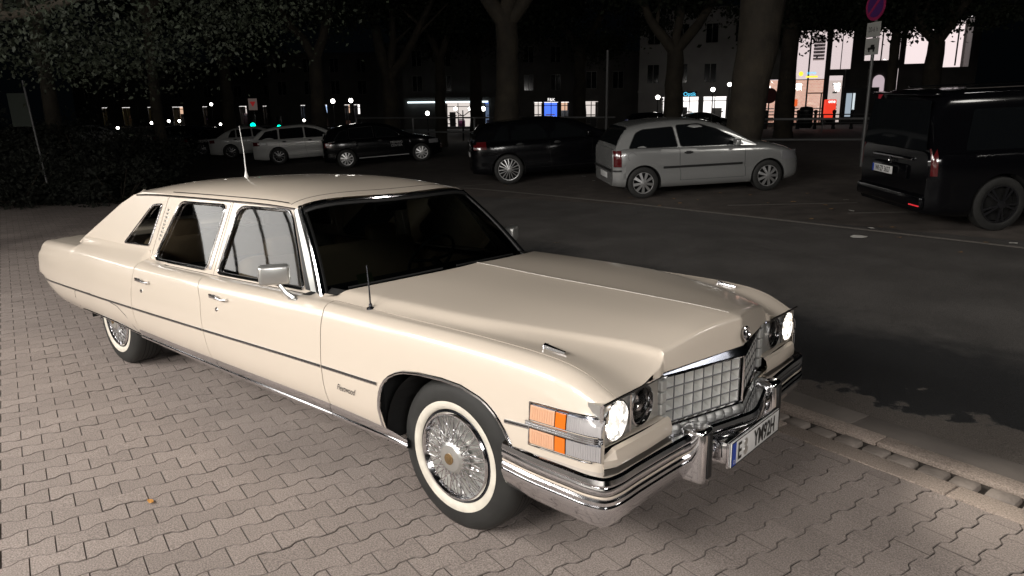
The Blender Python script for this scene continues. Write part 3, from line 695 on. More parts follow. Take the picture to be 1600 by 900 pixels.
# wheels
def spokes(n, r0, h0, r1, h1, tw_, rad=.0024):
    m = MB()
    for k in range(n):
        a = 2*PI*k/n
        for sg in (-1, 1):
            b = a+sg*tw_; p = [(r0*math.cos(a), h0, r0*math.sin(a)), (r1*math.cos(b), h1, r1*math.sin(b))]; m.tube(p, rad, 4, cap=False)
    return m
def make_wheel():
    rim = MB().lathe([(.200, -.14), (.200, .0), (.212, .012), (.219, .010), (.219, -.03)], (0, 0, 0), (0, -1, 0), 48).lathe([(.0005, -.02), (.18, -.02), (.195, -.005)], (0, 0, 0), (0, -1, 0), 40)
    wl = rim.build('wheel', M['darkchrome'], limo, 40)
    ty = MB().lathe([(.215, -.19), (.25, -.215), (.315, -.215), (.343, -.20), (.357, -.185), (.363, -.16), (.363, -.035), (.360, -.018), (.352, -.004), (.335, .010), (.305, .020), (.270, .022), (.240, .018), (.219, .006)], (0, 0, 0), (0, -1, 0), 72)
    ty.build('tyre', M['tyre'], wl, 40)
    tr = MB()
    for h in (-.055, -.085, -.115, -.145): tr.lathe([(.3635, h-.003), (.3643, h), (.3635, h+.003)], (0, 0, 0), (0, -1, 0), 72)
    tr.build('tread_groove', M['dark'], wl)
    MB().lathe([(.222, .012), (.227, .0195), (.242, .0230), (.258, .0245), (.262, .0235)], (0, 0, 0), (0, -1, 0), 72).build('whitewall', M['white'], wl, 60)
    MB().lathe([(.190, .004), (.15, -.012), (.08, -.012), (.06, 0)], (0, 0, 0), (0, -1, 0), 48).build('cover_dish', M['satin'], wl, 40)
    cv = MB().lathe([(.207, .006), (.210, .018), (.205, .026), (.198, .026), (.192, .014), (.186, .004)], (0, 0, 0), (0, -1, 0), 64); cv.build('wheel_cover', M['chrome'], wl, 40)
    sp = spokes(22, .070, -.036, .190, -.014, .26, .0028)
    s2 = spokes(16, .070, -.020, .188, -.016, .50, .0026); o = len(sp.V); sp.add(s2.V, s2.F); sp.build('wheel_spokes', M['chrome'], wl, 60)
    MB().lathe([(.082, 0.0), (.080, .028), (.074, .036), (.066, .040), (.060, .046), (.040, .050), (.0005, .051)], (0, 0, 0), (0, -1, 0), 40).build('wheel_hub', M['satin'], wl, 30)
    e = MB().lathe([(.026, .050), (.027, .054), (.022, .055), (.0005, .0545)], (0, 0, 0), (0, -1, 0), 24); e.rbox((0, -.056, 0), (.022, .004, .026), .004); e.build('hub_emblem', mat('emblem_brass', (.35, .24, .12), .3, .8), wl)
    return wl
w0 = make_wheel(); w0.location = (3.848, -.905, .360); w0.rotation_euler = (0, .1, 0)
for k, (x, y, rz) in enumerate(((0, -.885, 0), (3.848, .905, PI), (0, .885, PI))):
    c_ = w0.copy(); C.objects.link(c_); c_.parent = limo; c_.location = (x, y, .360); c_.rotation_euler = (0, .7*k, rz)
    for ch in w0.children: d_ = ch.copy(); C.objects.link(d_); d_.parent = c_
# ================================================================ ground
E1 = np.array([math.cos(math.radians(75.6)), math.sin(math.radians(75.6))]); E2 = np.array([math.cos(math.radians(165.6)), math.sin(math.radians(165.6))])
KN = np.array([.2487, .9686])                            # across the kerb
PL, PW = .2065, .1404
def pavers():
    o = CAMC[:2]+1.814*(E1*(-.0762)+E2*1.9169); a = .0115; L, Wd, j = PL, PW, .0019
    us = [0, .16, .20, .26, .32, .36, .64, .68, .74, .80, .84, 1]
    sh = [1, 1, .85, 0, -.85, -1, -1, -.85, 0, .85, 1, 1]
    top = [(u*L, Wd/2+s*a) for u, s in zip(us, sh)]; bot = [(u*L, -Wd/2-s*a) for u, s in zip(us, sh)][::-1]
    pg = np.array(top+bot); n = len(pg); cen = np.array([L/2, 0])
    def inset(q, d):
        out = []
        for i in range(len(q)):
            p0, p1, p2 = q[i-1], q[i], q[(i+1) % len(q)]; t = (p1-p0)/max(np.linalg.norm(p1-p0), 1e-9)+(p2-p1)/max(np.linalg.norm(p2-p1), 1e-9)
            t /= max(np.linalg.norm(t), 1e-9); out.append(p1+np.array([t[1], -t[0]])*d)
        return np.array(out)
    outer = inset(pg, j); inner = inset(pg, j+.0032)
    if abs(outer[:, 0]).min() < 1e-9 or outer[:, 0].min() < 0: outer = inset(pg, -j); inner = inset(pg, -j-.0032)
    V = []; F = []; cnt = 0
    for r in range(-30, 200):
        for c in range(-60, 45):
            u0 = (c+(.5 if r % 2 else 0))*L; v0 = r*Wd; ctr = o+E1*(u0+L/2)+E2*v0
            kd = ctr@KN
            if kd > 2.245 or ctr[0] < -19 or ctr[0] > 7.6 or ctr[1] < -6.5: continue
            dd = ctr-CAMC[:2]; 
            if -.7548*dd[0]*-1 < -99: continue
            fw = dd@np.array([math.cos(2.2878), math.sin(2.2878)]); rt = dd@np.array([math.sin(2.2878), -math.cos(2.2878)])
            if fw < .9 or abs(rt) > fw*.85+.6: continue
            dz = RNG.normal(0, .0012); tx, ty = RNG.normal(0, .006, 2); ch = math.hypot(*dd) < 9
            def pt(q, z): p = o+E1*(u0+q[0])+E2*(v0+q[1]); return (p[0], p[1], z+dz+tx*(q[0]-L/2)+ty*q[1])
            b = len(V); V += [pt(q, 0) for q in inner]+[pt(q, -.0035) for q in outer]+[pt(q, -.014) for q in outer]
            F.append(tuple(range(b, b+n)))
            for i in range(n):
                k = (i+1) % n; F.append((b+i, b+n+i, b+n+k, b+k)); F.append((b+n+i, b+2*n+i, b+2*n+k, b+n+k))
    m = MB(); m.V = V; m.F = F; m.I = ([0]+[1, 2]*n)*(len(F)//(2*n+1))
    return m
mp = mat('concrete_paver', (.31, .262, .238), .75, bump=(240, .45, .0025), var=(1.3, .10))
nt_ = mp.node_tree; b_ = nt_.nodes['Principled BSDF']; gi = nt_.nodes.new('ShaderNodeNewGeometry'); mr_ = nt_.nodes.new('ShaderNodeMapRange'); mr_.inputs[3].default_value = .93; mr_.inputs[4].default_value = 1.07
mx_ = nt_.nodes.new('ShaderNodeMix'); mx_.data_type = 'RGBA'; mx_.blend_type = 'MULTIPLY'; mx_.inputs[0].default_value = 1
src = b_.inputs['Base Color'].links[0].from_socket; nt_.links.new(gi.outputs['Random Per Island'], mr_.inputs[0]); nt_.links.new(src, mx_.inputs[6]); nt_.links.new(mr_.outputs[0], mx_.inputs[7])
# fine exposed grit
tn = nt_.nodes.new('ShaderNodeTexNoise'); tn.inputs['Scale'].default_value = 150; tn.inputs['Detail'].default_value = 3; tcn = nt_.nodes.new('ShaderNodeTexCoord'); nt_.links.new(tcn.outputs['Object'], tn.inputs['Vector'])
mr2 = nt_.nodes.new('ShaderNodeMapRange'); mr2.inputs[1].default_value = .35; mr2.inputs[2].default_value = .7; mr2.inputs[3].default_value = .62; mr2.inputs[4].default_value = 1.45; nt_.links.new(tn.outputs[0], mr2.inputs[0])
mx2 = nt_.nodes.new('ShaderNodeMix'); mx2.data_type = 'RGBA'; mx2.blend_type = 'MULTIPLY'; mx2.inputs[0].default_value = 1; nt_.links.new(mx_.outputs[2], mx2.inputs[6]); nt_.links.new(mr2.outputs[0], mx2.inputs[7]); nt_.links.new(mx2.outputs[2], b_.inputs['Base Color'])
mj = mat('joint_sand', (.055, .046, .039), .95, bump=(90, .5, .004)); me_ = mat('paver_edge', (.18, .152, .138), .9, bump=(200, .5, .002))
pv = pavers().build('pavement', [mp, me_, mj], None, 0, fix=False); pv.matrix_world = TILT; struct(pv)
def strip_poly(k0, k1, s0, s1, z):                       # quad along the kerb direction, k across, s along
    T = np.array([.9686, -.2487]); return [(*(KN*k+T*s), z) for k, s in ((k0, s0), (k0, s1), (k1, s1), (k1, s0))]
jb = MB().add(strip_poly(-30, 2.30, -40, 14, -.012), [(0, 1, 2, 3)]).build('pavement_bed', mj, None, 0); jb.matrix_world = TILT; struct(jb)
# kerb: two granite bands with a cobble gutter between, concrete edge slabs beyond
mg = mat('kerb_granite', (.33, .27, .23), .8, bump=(160, .7, .006), var=(120, .45)); mk = mat('gutter_cobble', (.24, .205, .18), .7, bump=(40, .6, .01), var=(6, .3)); mc = mat('edge_concrete', (.15, .13, .115), .85, bump=(120, .5, .004), var=(3, .2))
T2 = np.array([.9686, -.2487]); ANG = math.atan2(-.2487, .9686)
def kb(k, s, z): p = KN*k+T2*s; return (p[0], p[1], z)
def setk(o): o.matrix_world = TILT; return struct(o)
RK = Matrix.Rotation(ANG, 3, 'Z')
k1 = MB(); k2 = MB(); k3 = MB(); co = MB()
for i in range(-38, 12):
    s = .62+i*1.0; k1.rbox(kb(2.285, s, -.022+.0), (.992, .15, .06), .008, R=RK); k2.rbox(kb(2.625, s+.45, -.035), (.992, .13, .06), .008, R=RK)
    k3.rbox(kb(2.815, s*1.0+.2, -.045), (.994, .235, .06), .005, R=RK)
for i in range(-90, 75):
    for j in (0,):
        s = i*.165+random.uniform(-.01, .01); d = .15*random.uniform(.88, .98)
        co.rbox(kb(2.455+random.uniform(-.008, .008), s, -.036+random.uniform(-.004, .003)), (d, .125*random.uniform(.85, 1), .07), .022, seg=2, R=RK @ Matrix.Rotation(random.uniform(-.08, .08), 3, 'Z'))
for m_, nm, mt in ((k1, 'kerb', mg), (k2, 'kerb', mg), (k3, 'gutter_edge', mc), (co, 'gutter_cobbles', mk)): setk(m_.build(nm, mt, None, 40))
gb = MB().add(strip_poly(2.15, 2.95, -40, 14, -.035), [(0, 1, 2, 3)]).build('gutter_bed', mj, None, 0); setk(gb)
# road and the parking strip beyond, world frame
SL = .05
def bgz(y): return SL*min(max(y-8.3, 0), 8.2)
def farg(x, y):                                         # the square beyond falls away to the left
    return bgz(y)+.034*(max(x, -34)+1 if x < -1 else 0)
def kerby(x):                                           # world y of the asphalt edge
    k = 2.93; y = (k-.2487*x)/.9686; return float(tw((x, y, 0))[1])
def roadz(x, y, x_=None):
    x_ = x if x_ is None else x_
    yk = kerby(x); zk = float(tw((x, (2.93-.2487*x)/.9686, -.018))[2]); t = (y-yk)/(8.3-yk) if yk < 8.2 else 1
    t = min(max(t, 0), 1); return zk*(1-t)+farg(x_, 8.3)*t if y < 8.3 else farg(x_, y)
rows = []
for x in list(np.linspace(-60, -12, 13))+[-10, -9, -8, -7, -6, -5, -4, -3, -2, -1]+list(np.linspace(0, 14, 15))+list(np.linspace(16, 60, 12)):
    xx = max(-12, min(x, 8)); yk = kerby(xx); ys_ = list(np.linspace(yk, 8.3, 10)); rows.append([(x, y, roadz(xx, y, x)) for y in ys_])
ma = mat('asphalt', (.090, .084, .079), .62, bump=(110, .9, .010), var=(1.4, .22))
rd = MB().grid(rows).build('road', ma, None, 30); struct(rd)
nn = ma.node_tree; b_ = nn.nodes['Principled BSDF']; tc_ = nn.nodes.new('ShaderNodeTexCoord'); sp_ = nn.nodes.new('ShaderNodeSeparateXYZ'); nn.links.new(tc_.outputs['Object'], sp_.inputs[0])
def mth(op, a, b=None, clamp=False):
    q_ = nn.nodes.new('ShaderNodeMath'); q_.operation = op; q_.use_clamp = clamp
    for i_, v_ in enumerate((a, b)):
        if v_ is None: continue
        if isinstance(v_, (int, float)): q_.inputs[i_].default_value = v_
        else: nn.links.new(v_, q_.inputs[i_])
    return q_.outputs[0]
kd = mth('ADD', mth('MULTIPLY', sp_.outputs[0], .2487), mth('MULTIPLY', sp_.outputs[1], .9686))
nz = nn.nodes.new('ShaderNodeTexNoise'); nz.inputs['Scale'].default_value = 1.1; nz.inputs['Detail'].default_value = 7; nn.links.new(tc_.outputs['Object'], nz.inputs['Vector'])
kk = mth('ADD', kd, mth('MULTIPLY', mth('SUBTRACT', nz.outputs[0], .5), 1.5))
nz3 = nn.nodes.new('ShaderNodeTexNoise'); nz3.inputs['Scale'].default_value = 7; nz3.inputs['Detail'].default_value = 8; nn.links.new(tc_.outputs['Object'], nz3.inputs['Vector'])
kk = mth('ADD', kk, mth('MULTIPLY', mth('SUBTRACT', nz3.outputs[0], .5), .7))
worn = mth('SUBTRACT', 1, mth('MULTIPLY', mth('SUBTRACT', kk, 3.25), 22, True), True)
wet = mth('MULTIPLY', mth('MULTIPLY', mth('SUBTRACT', kk, 3.27), 22, True), mth('SUBTRACT', 1, mth('MULTIPLY', mth('SUBTRACT', kk, 4.25), 1.3, True), True))     # older, paler surface along the gutter
nz2 = nn.nodes.new('ShaderNodeTexNoise'); nz2.inputs['Scale'].default_value = 170; nz2.inputs['Detail'].default_value = 2; nn.links.new(tc_.outputs['Object'], nz2.inputs['Vector'])
mxx = nn.nodes.new('ShaderNodeMix'); mxx.data_type = 'RGBA'; nn.links.new(worn, mxx.inputs[0]); nn.links.new(b_.inputs['Base Color'].links[0].from_socket, mxx.inputs[6]); mxx.inputs[7].default_value = (.115, .10, .088, 1)
mg2 = nn.nodes.new('ShaderNodeMapRange'); mg2.inputs[1].default_value = .35; mg2.inputs[2].default_value = .68; mg2.inputs[3].default_value = .6; mg2.inputs[4].default_value = 1.5; nn.links.new(nz2.outputs[0], mg2.inputs[0])
mxy = nn.nodes.new('ShaderNodeMix'); mxy.data_type = 'RGBA'; mxy.blend_type = 'MULTIPLY'; mxy.inputs[0].default_value = 1; mwt = nn.nodes.new('ShaderNodeMix'); mwt.data_type = 'RGBA'; nn.links.new(wet, mwt.inputs[0]); nn.links.new(mxx.outputs[2], mwt.inputs[6]); mwt.inputs[7].default_value = (.020, .020, .021, 1); nn.links.new(mwt.outputs[2], mxy.inputs[6]); nn.links.new(mg2.outputs[0], mxy.inputs[7]); nn.links.new(mxy.outputs[2], b_.inputs['Base Color'])
mpk = mat('parking_surface', (.095, .080, .070), .8, bump=(110, .5, .006), var=(3, .3))
pk_ = MB().grid([[(x, y, farg(x, y)) for y in (8.3, 10, 12, 14, 16.5, 18, 20, 22, 24, 26.5, 30, 160)] for x in (-140, -90, -34, -20, -10, -1, 0, 10, 20, 80)]).build('parking_ground', mpk, None, 0); struct(pk_)
# white line at the edge of the parking strip: gently curved
def lz(x, y): return (roadz(max(-12, min(x, 8)), y, x) if y < 8.3 else farg(x, y))+.005
def hit(px, py):                                        # where a bearing meets the ground
    d = cf+cr*((px-800)/FPX)+cu*((450-py)/FPX); lo, hi = 2., 80.
    for _ in range(50):
        mid = (lo+hi)/2; q = CAM+d*mid
        if q[2] > lz(q[0], q[1])-.005: lo = mid
        else: hi = mid
    return CAM+d*lo
LN = sorted([tuple(hit(px, py)[:2]) for px, py in ((705, 293), (850, 305), (1000, 320), (1200, 342), (1400, 365), (1600, 388))]); LN = [(-60, LN[0][1]-.0), (-20, LN[0][1])]+LN+[(LN[-1][0]+4, LN[-1][1]-.9)]
lnf = I([p[0] for p in LN], [p[1] for p in LN])
ml = mat('road_paint', (.22, .20, .18), .7, var=(30, .35))
wl_ = MB().grid([[(x, lnf(x)+d, lz(x, lnf(x)+d)) for d in (-.05, .05)] for x in np.linspace(-40, 9, 120)]).build('road_marking', ml, None, 0); struct(wl_)
for px_ in ((.6, 9.0, 2.4, 10.2), (2.55, 9.2, 3.3, 9.7), (-6.9, 9.2, -6.0, 10.1)):
    a_, b2 = np.array(px_[:2]), np.array(px_[2:]); t_ = (b2-a_)/np.linalg.norm(b2-a_); n_ = np.array([-t_[1], t_[0]])*.04
    struct(MB().add([(*(p), farg(p[0], p[1])+.005) for p in (a_-n_, b2-n_, b2+n_, a_+n_)], [(0, 1, 2, 3)]).build('road_marking', ml, None, 0))
base = MB().add([(-400, -400, -7.0), (400, -400, -7.0), (400, 400, -7.0), (-400, 400, -7.0)], [(0, 1, 2, 3)]).build('ground', mat('far_ground', (.03, .028, .025), .9), None, 0); struct(base)
far = MB().add([(-400, 155, -1.0), (400, 155, -.2), (400, 500, -.2), (-400, 500, -1.0)], [(0, 1, 2, 3)]).build('far_plaza', mat('far_paving', (.05, .047, .045), .8), None, 0); struct(far)
# litter and fallen leaves
lf = mat('dry_leaf', (.34, .21, .10), .8); pp = mat('scrap_paper', (.75, .73, .68), .7)
# ================================================================ parked vehicles
VM = dict(glass=glassmat('car_glass', (.10, .11, .12)), silver=mat('silver_paint', (.40, .405, .40), .26, .5, coat=.8), blackp=mat('black_paint', (.003, .003, .004), .14, coat=.2, spec=.3),
          whitep=mat('white_paint', (.58, .58, .56), .3, coat=.5), alloy=mat('alloy', (.55, .55, .55), .3, .7), red=mat('tail_lamp_red', (.10, .006, .008), .15, coat=1),
          redlit=mat('reflector_glow', (.5, .02, .034), .2, emit=(1, .04, .05), es=.5), clearl=mat('head_lamp_clear', (.5, .5, .52), .08, .6, coat=1), trim=mat('car_plastic', (.012, .012, .012), .55))
def wheel_for(root, r, w, style, tyre=.30):
    rr = r*(1-tyre)
    wl = MB().lathe([(rr*.98, -w*.9), (rr*.98, -.02), (rr, 0), (rr*.97, .004), (rr*.93, -.004)], (0, 0, 0), (0, -1, 0), 32).lathe([(.0005, -w*.45), (rr*.9, -w*.45)], (0, 0, 0), (0, -1, 0), 24).build('wheel', M['dark'], root, 40)
    MB().lathe([(rr*.98, -w), (r*.88, -w), (r*.97, -w*.93), (r, -w*.8), (r, -w*.2), (r*.975, -.012), (r*.90, 0), (r*.80, .004), (rr*1.02, 0), (rr*.98, -.01)], (0, 0, 0), (0, -1, 0), 48).build('tyre', M['tyre'], wl, 40)
    sp = MB(); n, pair, wd, matr = style
    for k in range(n):
        for dlt in ((-pair, pair) if pair else (0,)):
            a = 2*PI*k/n+dlt*.5; b = 2*PI*k/n+dlt
            def P(rad, an, off, h): return (rad*math.cos(an)-off*math.sin(an), h, rad*math.sin(an)+off*math.cos(an))
            q = [P(rr*.16, a, -wd*.6, -.035), P(rr*.16, a, wd*.6, -.035), P(rr*.95, b, wd, -.008), P(rr*.95, b, -wd, -.008)]
            q2 = [(x, y+.02, z) for x, y, z in q]; sp.add(q+q2, [(0, 1, 2, 3), (0, 4, 5, 1), (1, 5, 6, 2), (2, 6, 7, 3), (3, 7, 4, 0)])
    sp.lathe([(rr*.22, -.03), (rr*.2, -.045), (.0005, -.05)], (0, 0, 0), (0, 1, 0), 20)
    sp.lathe([(rr*.99, -.012), (rr*.99, .006), (rr*.93, .004), (rr*.92, -.02)], (0, 0, 0), (0, -1, 0), 40)
    sp.build('rim', matr, wl, 30)
    return wl
def vehicle(name, label, cat, loc, rz, S, group='cars parked in the bays across the road', pitch=0, roll=0):
    """S: silhouette numbers, x measured forward from the rear axle; the thing's origin is under the near rear wheel (y = -half width)"""
    root = thing(name, label, cat, loc, rz, group); root.rotation_euler = (roll, pitch, rz)
    hw = S['hw']; wb = S['wb']; rw = S['r']; yo = hw-.03     # shift so that near wheel's outer face is at y=0
    Wf, Bf, Tf = I(*S['W']), I(*S['belt']), I(*S['top']); Zb = S.get('zb', .20); xa, xb = S['cab']; Rf = I(*S['roof']); tum = S.get('tum', .28)
    ar = rw*1.13
    xr0, xf0 = S['W'][0][0], S['W'][0][-1]
    def side(x):
        w, b, t = Wf(x), Bf(x), Tf(x)
        t = max(t, b+.005); zb = Zb+.06*max(0, (xr0+.5-x)/.5)+.05*max(0, (x-xf0+.5)/.5)
        K = [(w-.07, zb), (w-.02, zb+.05), (w-.004, zb+.16), (w-.008, zb+.30), (w+.0, (b+zb)/2+.06), (w-.012, b-.10), (w-.03, b-.03), (w-.07, b), (w*.80, b+(t-b)*.55), (w*.45, t-.006), (0, t)]
        return spline(K, 5)
    def zbot(x):
        z0 = side(x)[0][1]
        for xc in (0, wb):
            if abs(x-xc) < ar: return max(z0, rw+math.sqrt(max(ar*ar-(x-xc)**2, 0)))
        return z0
    xs = sorted(set([round(v, 4) for v in list(np.linspace(xr0, xf0, 46))+[xc+s*ar*c for xc in (0, wb) for s in (-1, 1) for c in (1.004, .999, .99, .97, .94, .9, .84, .76, .66, .54, .4, .25, .1)]]))
    cols = []
    for x in xs:
        P = side(x); zb = zbot(x); n0 = 28
        if zb > P[0][1]+1e-4:
            i = next(i for i in range(len(P)-1) if P[i+1][1] > zb); t = (zb-P[i][1])/(P[i+1][1]-P[i][1]); P = np.vstack([P[i]+t*(P[i+1]-P[i]), P[i+1:]])
        P = resamp(P, n0); cols.append((x, P))
    bm_ = MB()
    full = [[(x, -y+yo, z) for y, z in P]+[(x, y+yo, z) for y, z in P[::-1][1:]] for x, P in cols]
    bm_.grid(full); bm_.add(full[0], [tuple(range(len(full[0])))]); bm_.add(full[-1], [tuple(range(len(full[-1])))])
    body = bm_.build('body', S['paint'], root, 38, 0)
    def ys(x, z): P = side(x)[:36]; return float(np.interp(z, P[:, 1], P[:, 0]))
    # floor and dark arches
    fl = MB(); fl.box((wb/2, yo, Zb+.12), (wb-2*ar+.3, hw*2-.25, .12)); fl.box((wb/2, yo, rw+.25), (wb+1.2*ar, hw*1.3, .5)); fl.build('underbody', M['dark'], root, 0)
    for xc in (0, wb):
        pts = [(xc+ar*1.0*math.cos(a), rw+ar*math.sin(a)) for a in np.linspace(-.35, PI+.35, 24)]
        MB().grid([[(x, -ys(x, min(max(z, .3), 1))+yo+d, z) for x, z in pts] for d in (.004, .22)]).build('wheel_arch', M['dark'], body, 40)
    # cabin
    def cabsec(x):
        b = Bf(x)-.02; w = Wf(min(max(x, xa+.2), xb-.3))-.07; R = Rf(x); h = max(R-b, .012); yr = w-tum*h
        K = [(w, b), (w-tum*h*.45, b+h*.45), (w-tum*h*.82, b+h*.80), (yr-.02, b+h*.90), (yr-.09, b+h*.965), (yr*.5, b+h*.995), (0, b+h)]
        return spline(K, 5)
    cx = np.linspace(xa, xb, 40); cab = MB().grid([[(x, -y+yo, z) for y, z in cabsec(x)]+[(x, y+yo, z) for y, z in cabsec(x)[::-1][1:]] for x in cx])
    e0 = cabsec(xa); cab.add([(xa, -y+yo, z) for y, z in e0]+[(xa, y+yo, z) for y, z in e0[::-1][1:]], [tuple(range(2*len(e0)-1))])
    rfm = S.get('roofpaint', S['paint']); cb = cab.build('cabin', rfm, root, 38)
    def cy(x, z): P = cabsec(x)[:22]; return float(np.interp(z, P[:, 1], P[:, 0]))
    def onc(x, z, off): return (x, -cy(x, z)+yo-off, z)
    for wi, wpoly in enumerate(S['win']):
        h = rcorner(wpoly, .04, 3); m = MB(); c0 = np.mean(wpoly, 0)
        ring2 = [(c0[0]+(x-c0[0])*.5, c0[1]+(z-c0[1])*.5) for x, z in h]
        for sg in (1, -1):
            f_ = (lambda p, off: onc(p[0], p[1], off)) if sg == 1 else (lambda p, off: (p[0], 2*yo-onc(p[0], p[1], off)[1], p[1]))
            a = [f_(p, .005) for p in h]; b = [f_(p, .005) for p in ring2]; c = f_(c0, .005)
            if sg == 1: wn = MB().grid([a+[a[0]], b+[b[0]]]).add([c]+b, [(0, i+1, (i+1) % len(b)+1) for i in range(len(b))])
            else: wn = MB().grid([a+[a[0]], b+[b[0]]]).add([c]+b, [(0, i+1, (i+1) % len(b)+1) for i in range(len(b))])
            o = wn.build('side_window', VM['glass2'], cb, 40)
            if S.get('wtrim') and sg == 1: MB().tube([f_(p, .006) for p in h], .007, 5, True).build('window_trim', M['chrome'] if S['wtrim'] == 2 else M['black'], o)
    def topglass(nm, x0, x1, lo=.10, ins_=.08):
        rows = []
        for x in np.linspace(x0, x1, 10):
            P = cabsec(x); k0 = 12; Q = P[k0:]; rows.append([(x, -y*.97+yo, z+.006) for y, z in Q]+[(x, y*.97+yo, z+.006) for y, z in Q[::-1][1:]])
        MB().grid(rows).build(nm, VM['glass2'], cb, 40)
    topglass('windshield', *S['ws']); 
    if 'rg' in S: topglass('rear_window', *S['rg'])
    if 'rgf' in S:                                       # upright rear glass on the tail face
        (z0, z1, x0, x1, wy) = S['rgf']
        MB().grid([[(x0+(x1-x0)*t-.008, yo+y*(wy-.10*t), z0+(z1-z0)*t) for y in np.linspace(-1, 1, 8)] for t in np.linspace(0, 1, 5)]).build('rear_window', VM['glass2'], cb, 40, .006)
    # door lines, handles, strips
    def band(x0, x1, za, zb_, off, n=16, nz=3): return [[(x, -(ys(x, z)+off)+yo, z) for x in np.linspace(x0, x1, n)] for z in np.linspace(za, zb_, nz)]
    ln = MB()
    for dx in S['doors']:
        z0_, z1_ = Zb+.12, Bf(dx)-.03
        ln.tube([(dx+(.02 if z < .5 else 0), -(ys(dx, z)+.0005)+yo, z) for z in np.linspace(z0_, z1_, 12)], .0035, 4)
    if S['doors']: ln.tube([(x, -(ys(x, Zb+.12)+.0005)+yo, Zb+.12) for x in np.linspace(S['doors'][0], S['doors'][-1], 16)], .003, 4)
    ln.build('door_seams', M['dark'], body)
    for dx in S['doors'][1:] if len(S['doors']) > 1 else []:
        hx = S.get('hx', lambda d: d-.30)(dx) if False else None
    for hx, hz in S['handles']:
        MB().rbox((hx, -(ys(hx, hz)+.012)+yo, hz), (.17, .02, .03), .008).rbox((hx, -(ys(hx, hz)+.001)+yo, hz), (.10, .006, .06), .003).build('door_handle', S.get('hmat', VM['trim']), body)
    for (x0, x1, za, zb_) in S.get('strips', []):
        MB().grid(band(x0, x1, za, zb_, .008)).build('rubbing_strip', VM['trim'], body, 30, .01)
    for (x0, x1, za, zb_, mk_) in S.get('lamps', []):
        for sg in (1, -1):
            B_ = band(x0, x1, za, zb_, .006, 10, 5)
            if sg < 0: B_ = [[(x, 2*yo-y, z) for x, y, z in r] for r in B_]
            MB().grid(B_).build('tail_lamp' if mk_ == 'red' else 'headlight', VM[mk_], body, 40, .006)
    for (y0, y1, za, zb_, mk_) in S.get('rearlamps', []):
        for sg in (1, -1): MB().rbox((xr0-.012+S.get('rlx', 0), yo-sg*(y0+y1)/2, (za+zb_)/2), (.05, abs(y1-y0), zb_-za), .012).build('tail_lamp', VM[mk_], body)
    if 'reflector' in S: MB().rbox((xr0-.06, yo-.72, .385), (.04, .22, .018), .006).build('rear_reflector', VM['redlit'], body)  # no bulb here: emission paints the light the reflector returns
    if 'plate' in S:
        zp, tx = S['plate']; q = MB().rbox((xr0-.02+S.get('plx', 0), yo+S.get('ply', 0), zp), (.01, .52, .11), .003).build('license_plate', M['plate'], body)
        if tx:
            X = xr0-.0265+S.get('plx', 0); text(tx, 'plate_letters', M['ink'], q, (X, yo-.02+S.get('ply', 0), zp-.036), (0, -1, 0), (0, 0, 1), .076, sx=.72, bold=.02)
            MB().box((X, yo+.238+S.get('ply', 0), zp), (.001, .042, .108)).build('country_band', M['blue'], q)
    for mx, mz in S.get('mirrors', []):
        for sg in (1, -1): MB().rbox((mx, yo-sg*(Wf(mx)+.06), mz), (.10, .20, .13), .035, seg=3).rbox((mx+.02, yo-sg*(Wf(mx)-.03), mz-.05), (.04, .12, .04), .01).build('door_mirror', S['paint'], body)
    wl = wheel_for(root, rw, .20, S['rim'], S.get('tyre', .32)); wl.location = (0, .0, rw); wl.rotation_euler = (0, .2, 0)
    for k, (x, y, rz_) in enumerate(((wb, 0, 0), (0, 2*yo, PI), (wb, 2*yo, PI))):
        c_ = wl.copy(); C.objects.link(c_); c_.parent = root; c_.location = (x, y, rw); c_.rotation_euler = (0, .5*k, rz_)
        for ch in wl.children: d_ = ch.copy(); C.objects.link(d_); d_.parent = c_
    return root, body, ys, yo, cb
VM['glass2'] = mat('dark_window', (.006, .007, .008), .05, coat=0, spec=.3)
def gz(x, y): return bgz(y)
def slope(rz, k=0.0): return -math.atan(SL*math.sin(rz)+k*math.cos(rz)), math.atan(SL*math.cos(rz)-k*math.sin(rz))   # pitch, roll on the strip
def place(px0, px1): pass
H = math.radians(47.5)
pt, rl = slope(H)
# silver three-door hatchback
hatch = dict(hw=.825, wb=2.46, r=.30, paint=VM['silver'],
    W=([-.57, -.52, -.42, 0, 1.2, 2.3, 2.8, 3.05, 3.16, 3.20], [.70, .76, .80, .825, .825, .82, .79, .70, .58, .50]),
    belt=([-.57, -.3, .5, 2.0, 2.4, 2.8, 3.05, 3.2], [.93, .95, .93, .90, .88, .80, .70, .55]),
    top=([-.57, -.2, 1.8, 2.1, 2.5, 2.8, 3.0, 3.12, 3.2], [.95, .95, .96, .97, .93, .86, .78, .68, .56]),
    cab=(-.52, 2.22), roof=([-.52, -.44, -.27, -.10, .2, .7, 1.1, 1.5, 2.22], [.97, 1.13, 1.33, 1.375, 1.415, 1.435, 1.415, 1.335, .93]),
    win=[[(-.27, .95), (.68, .94), (.60, 1.31), (0, 1.28), (-.13, 1.22)], [(.735, .94), (1.98, .925), (1.80, 1.05), (1.45, 1.23), (1.10, 1.34), (.655, 1.33)]], wtrim=1,
    ws=(1.22, 2.10), rg=(-.50, -.27), doors=[.70, 1.98], handles=[(.87, .83)], strips=[(.38, 1.93, .555, .595)], hmat=VM['trim'],
    lamps=[(-.555, -.42, .62, .92, 'red'), (2.72, 3.08, .60, .76, 'clearl')], plate=(.42, ''), plx=0.02, mirrors=[(1.78, .98)], rim=(9, 0, .028, VM['alloy']), tum=.30)
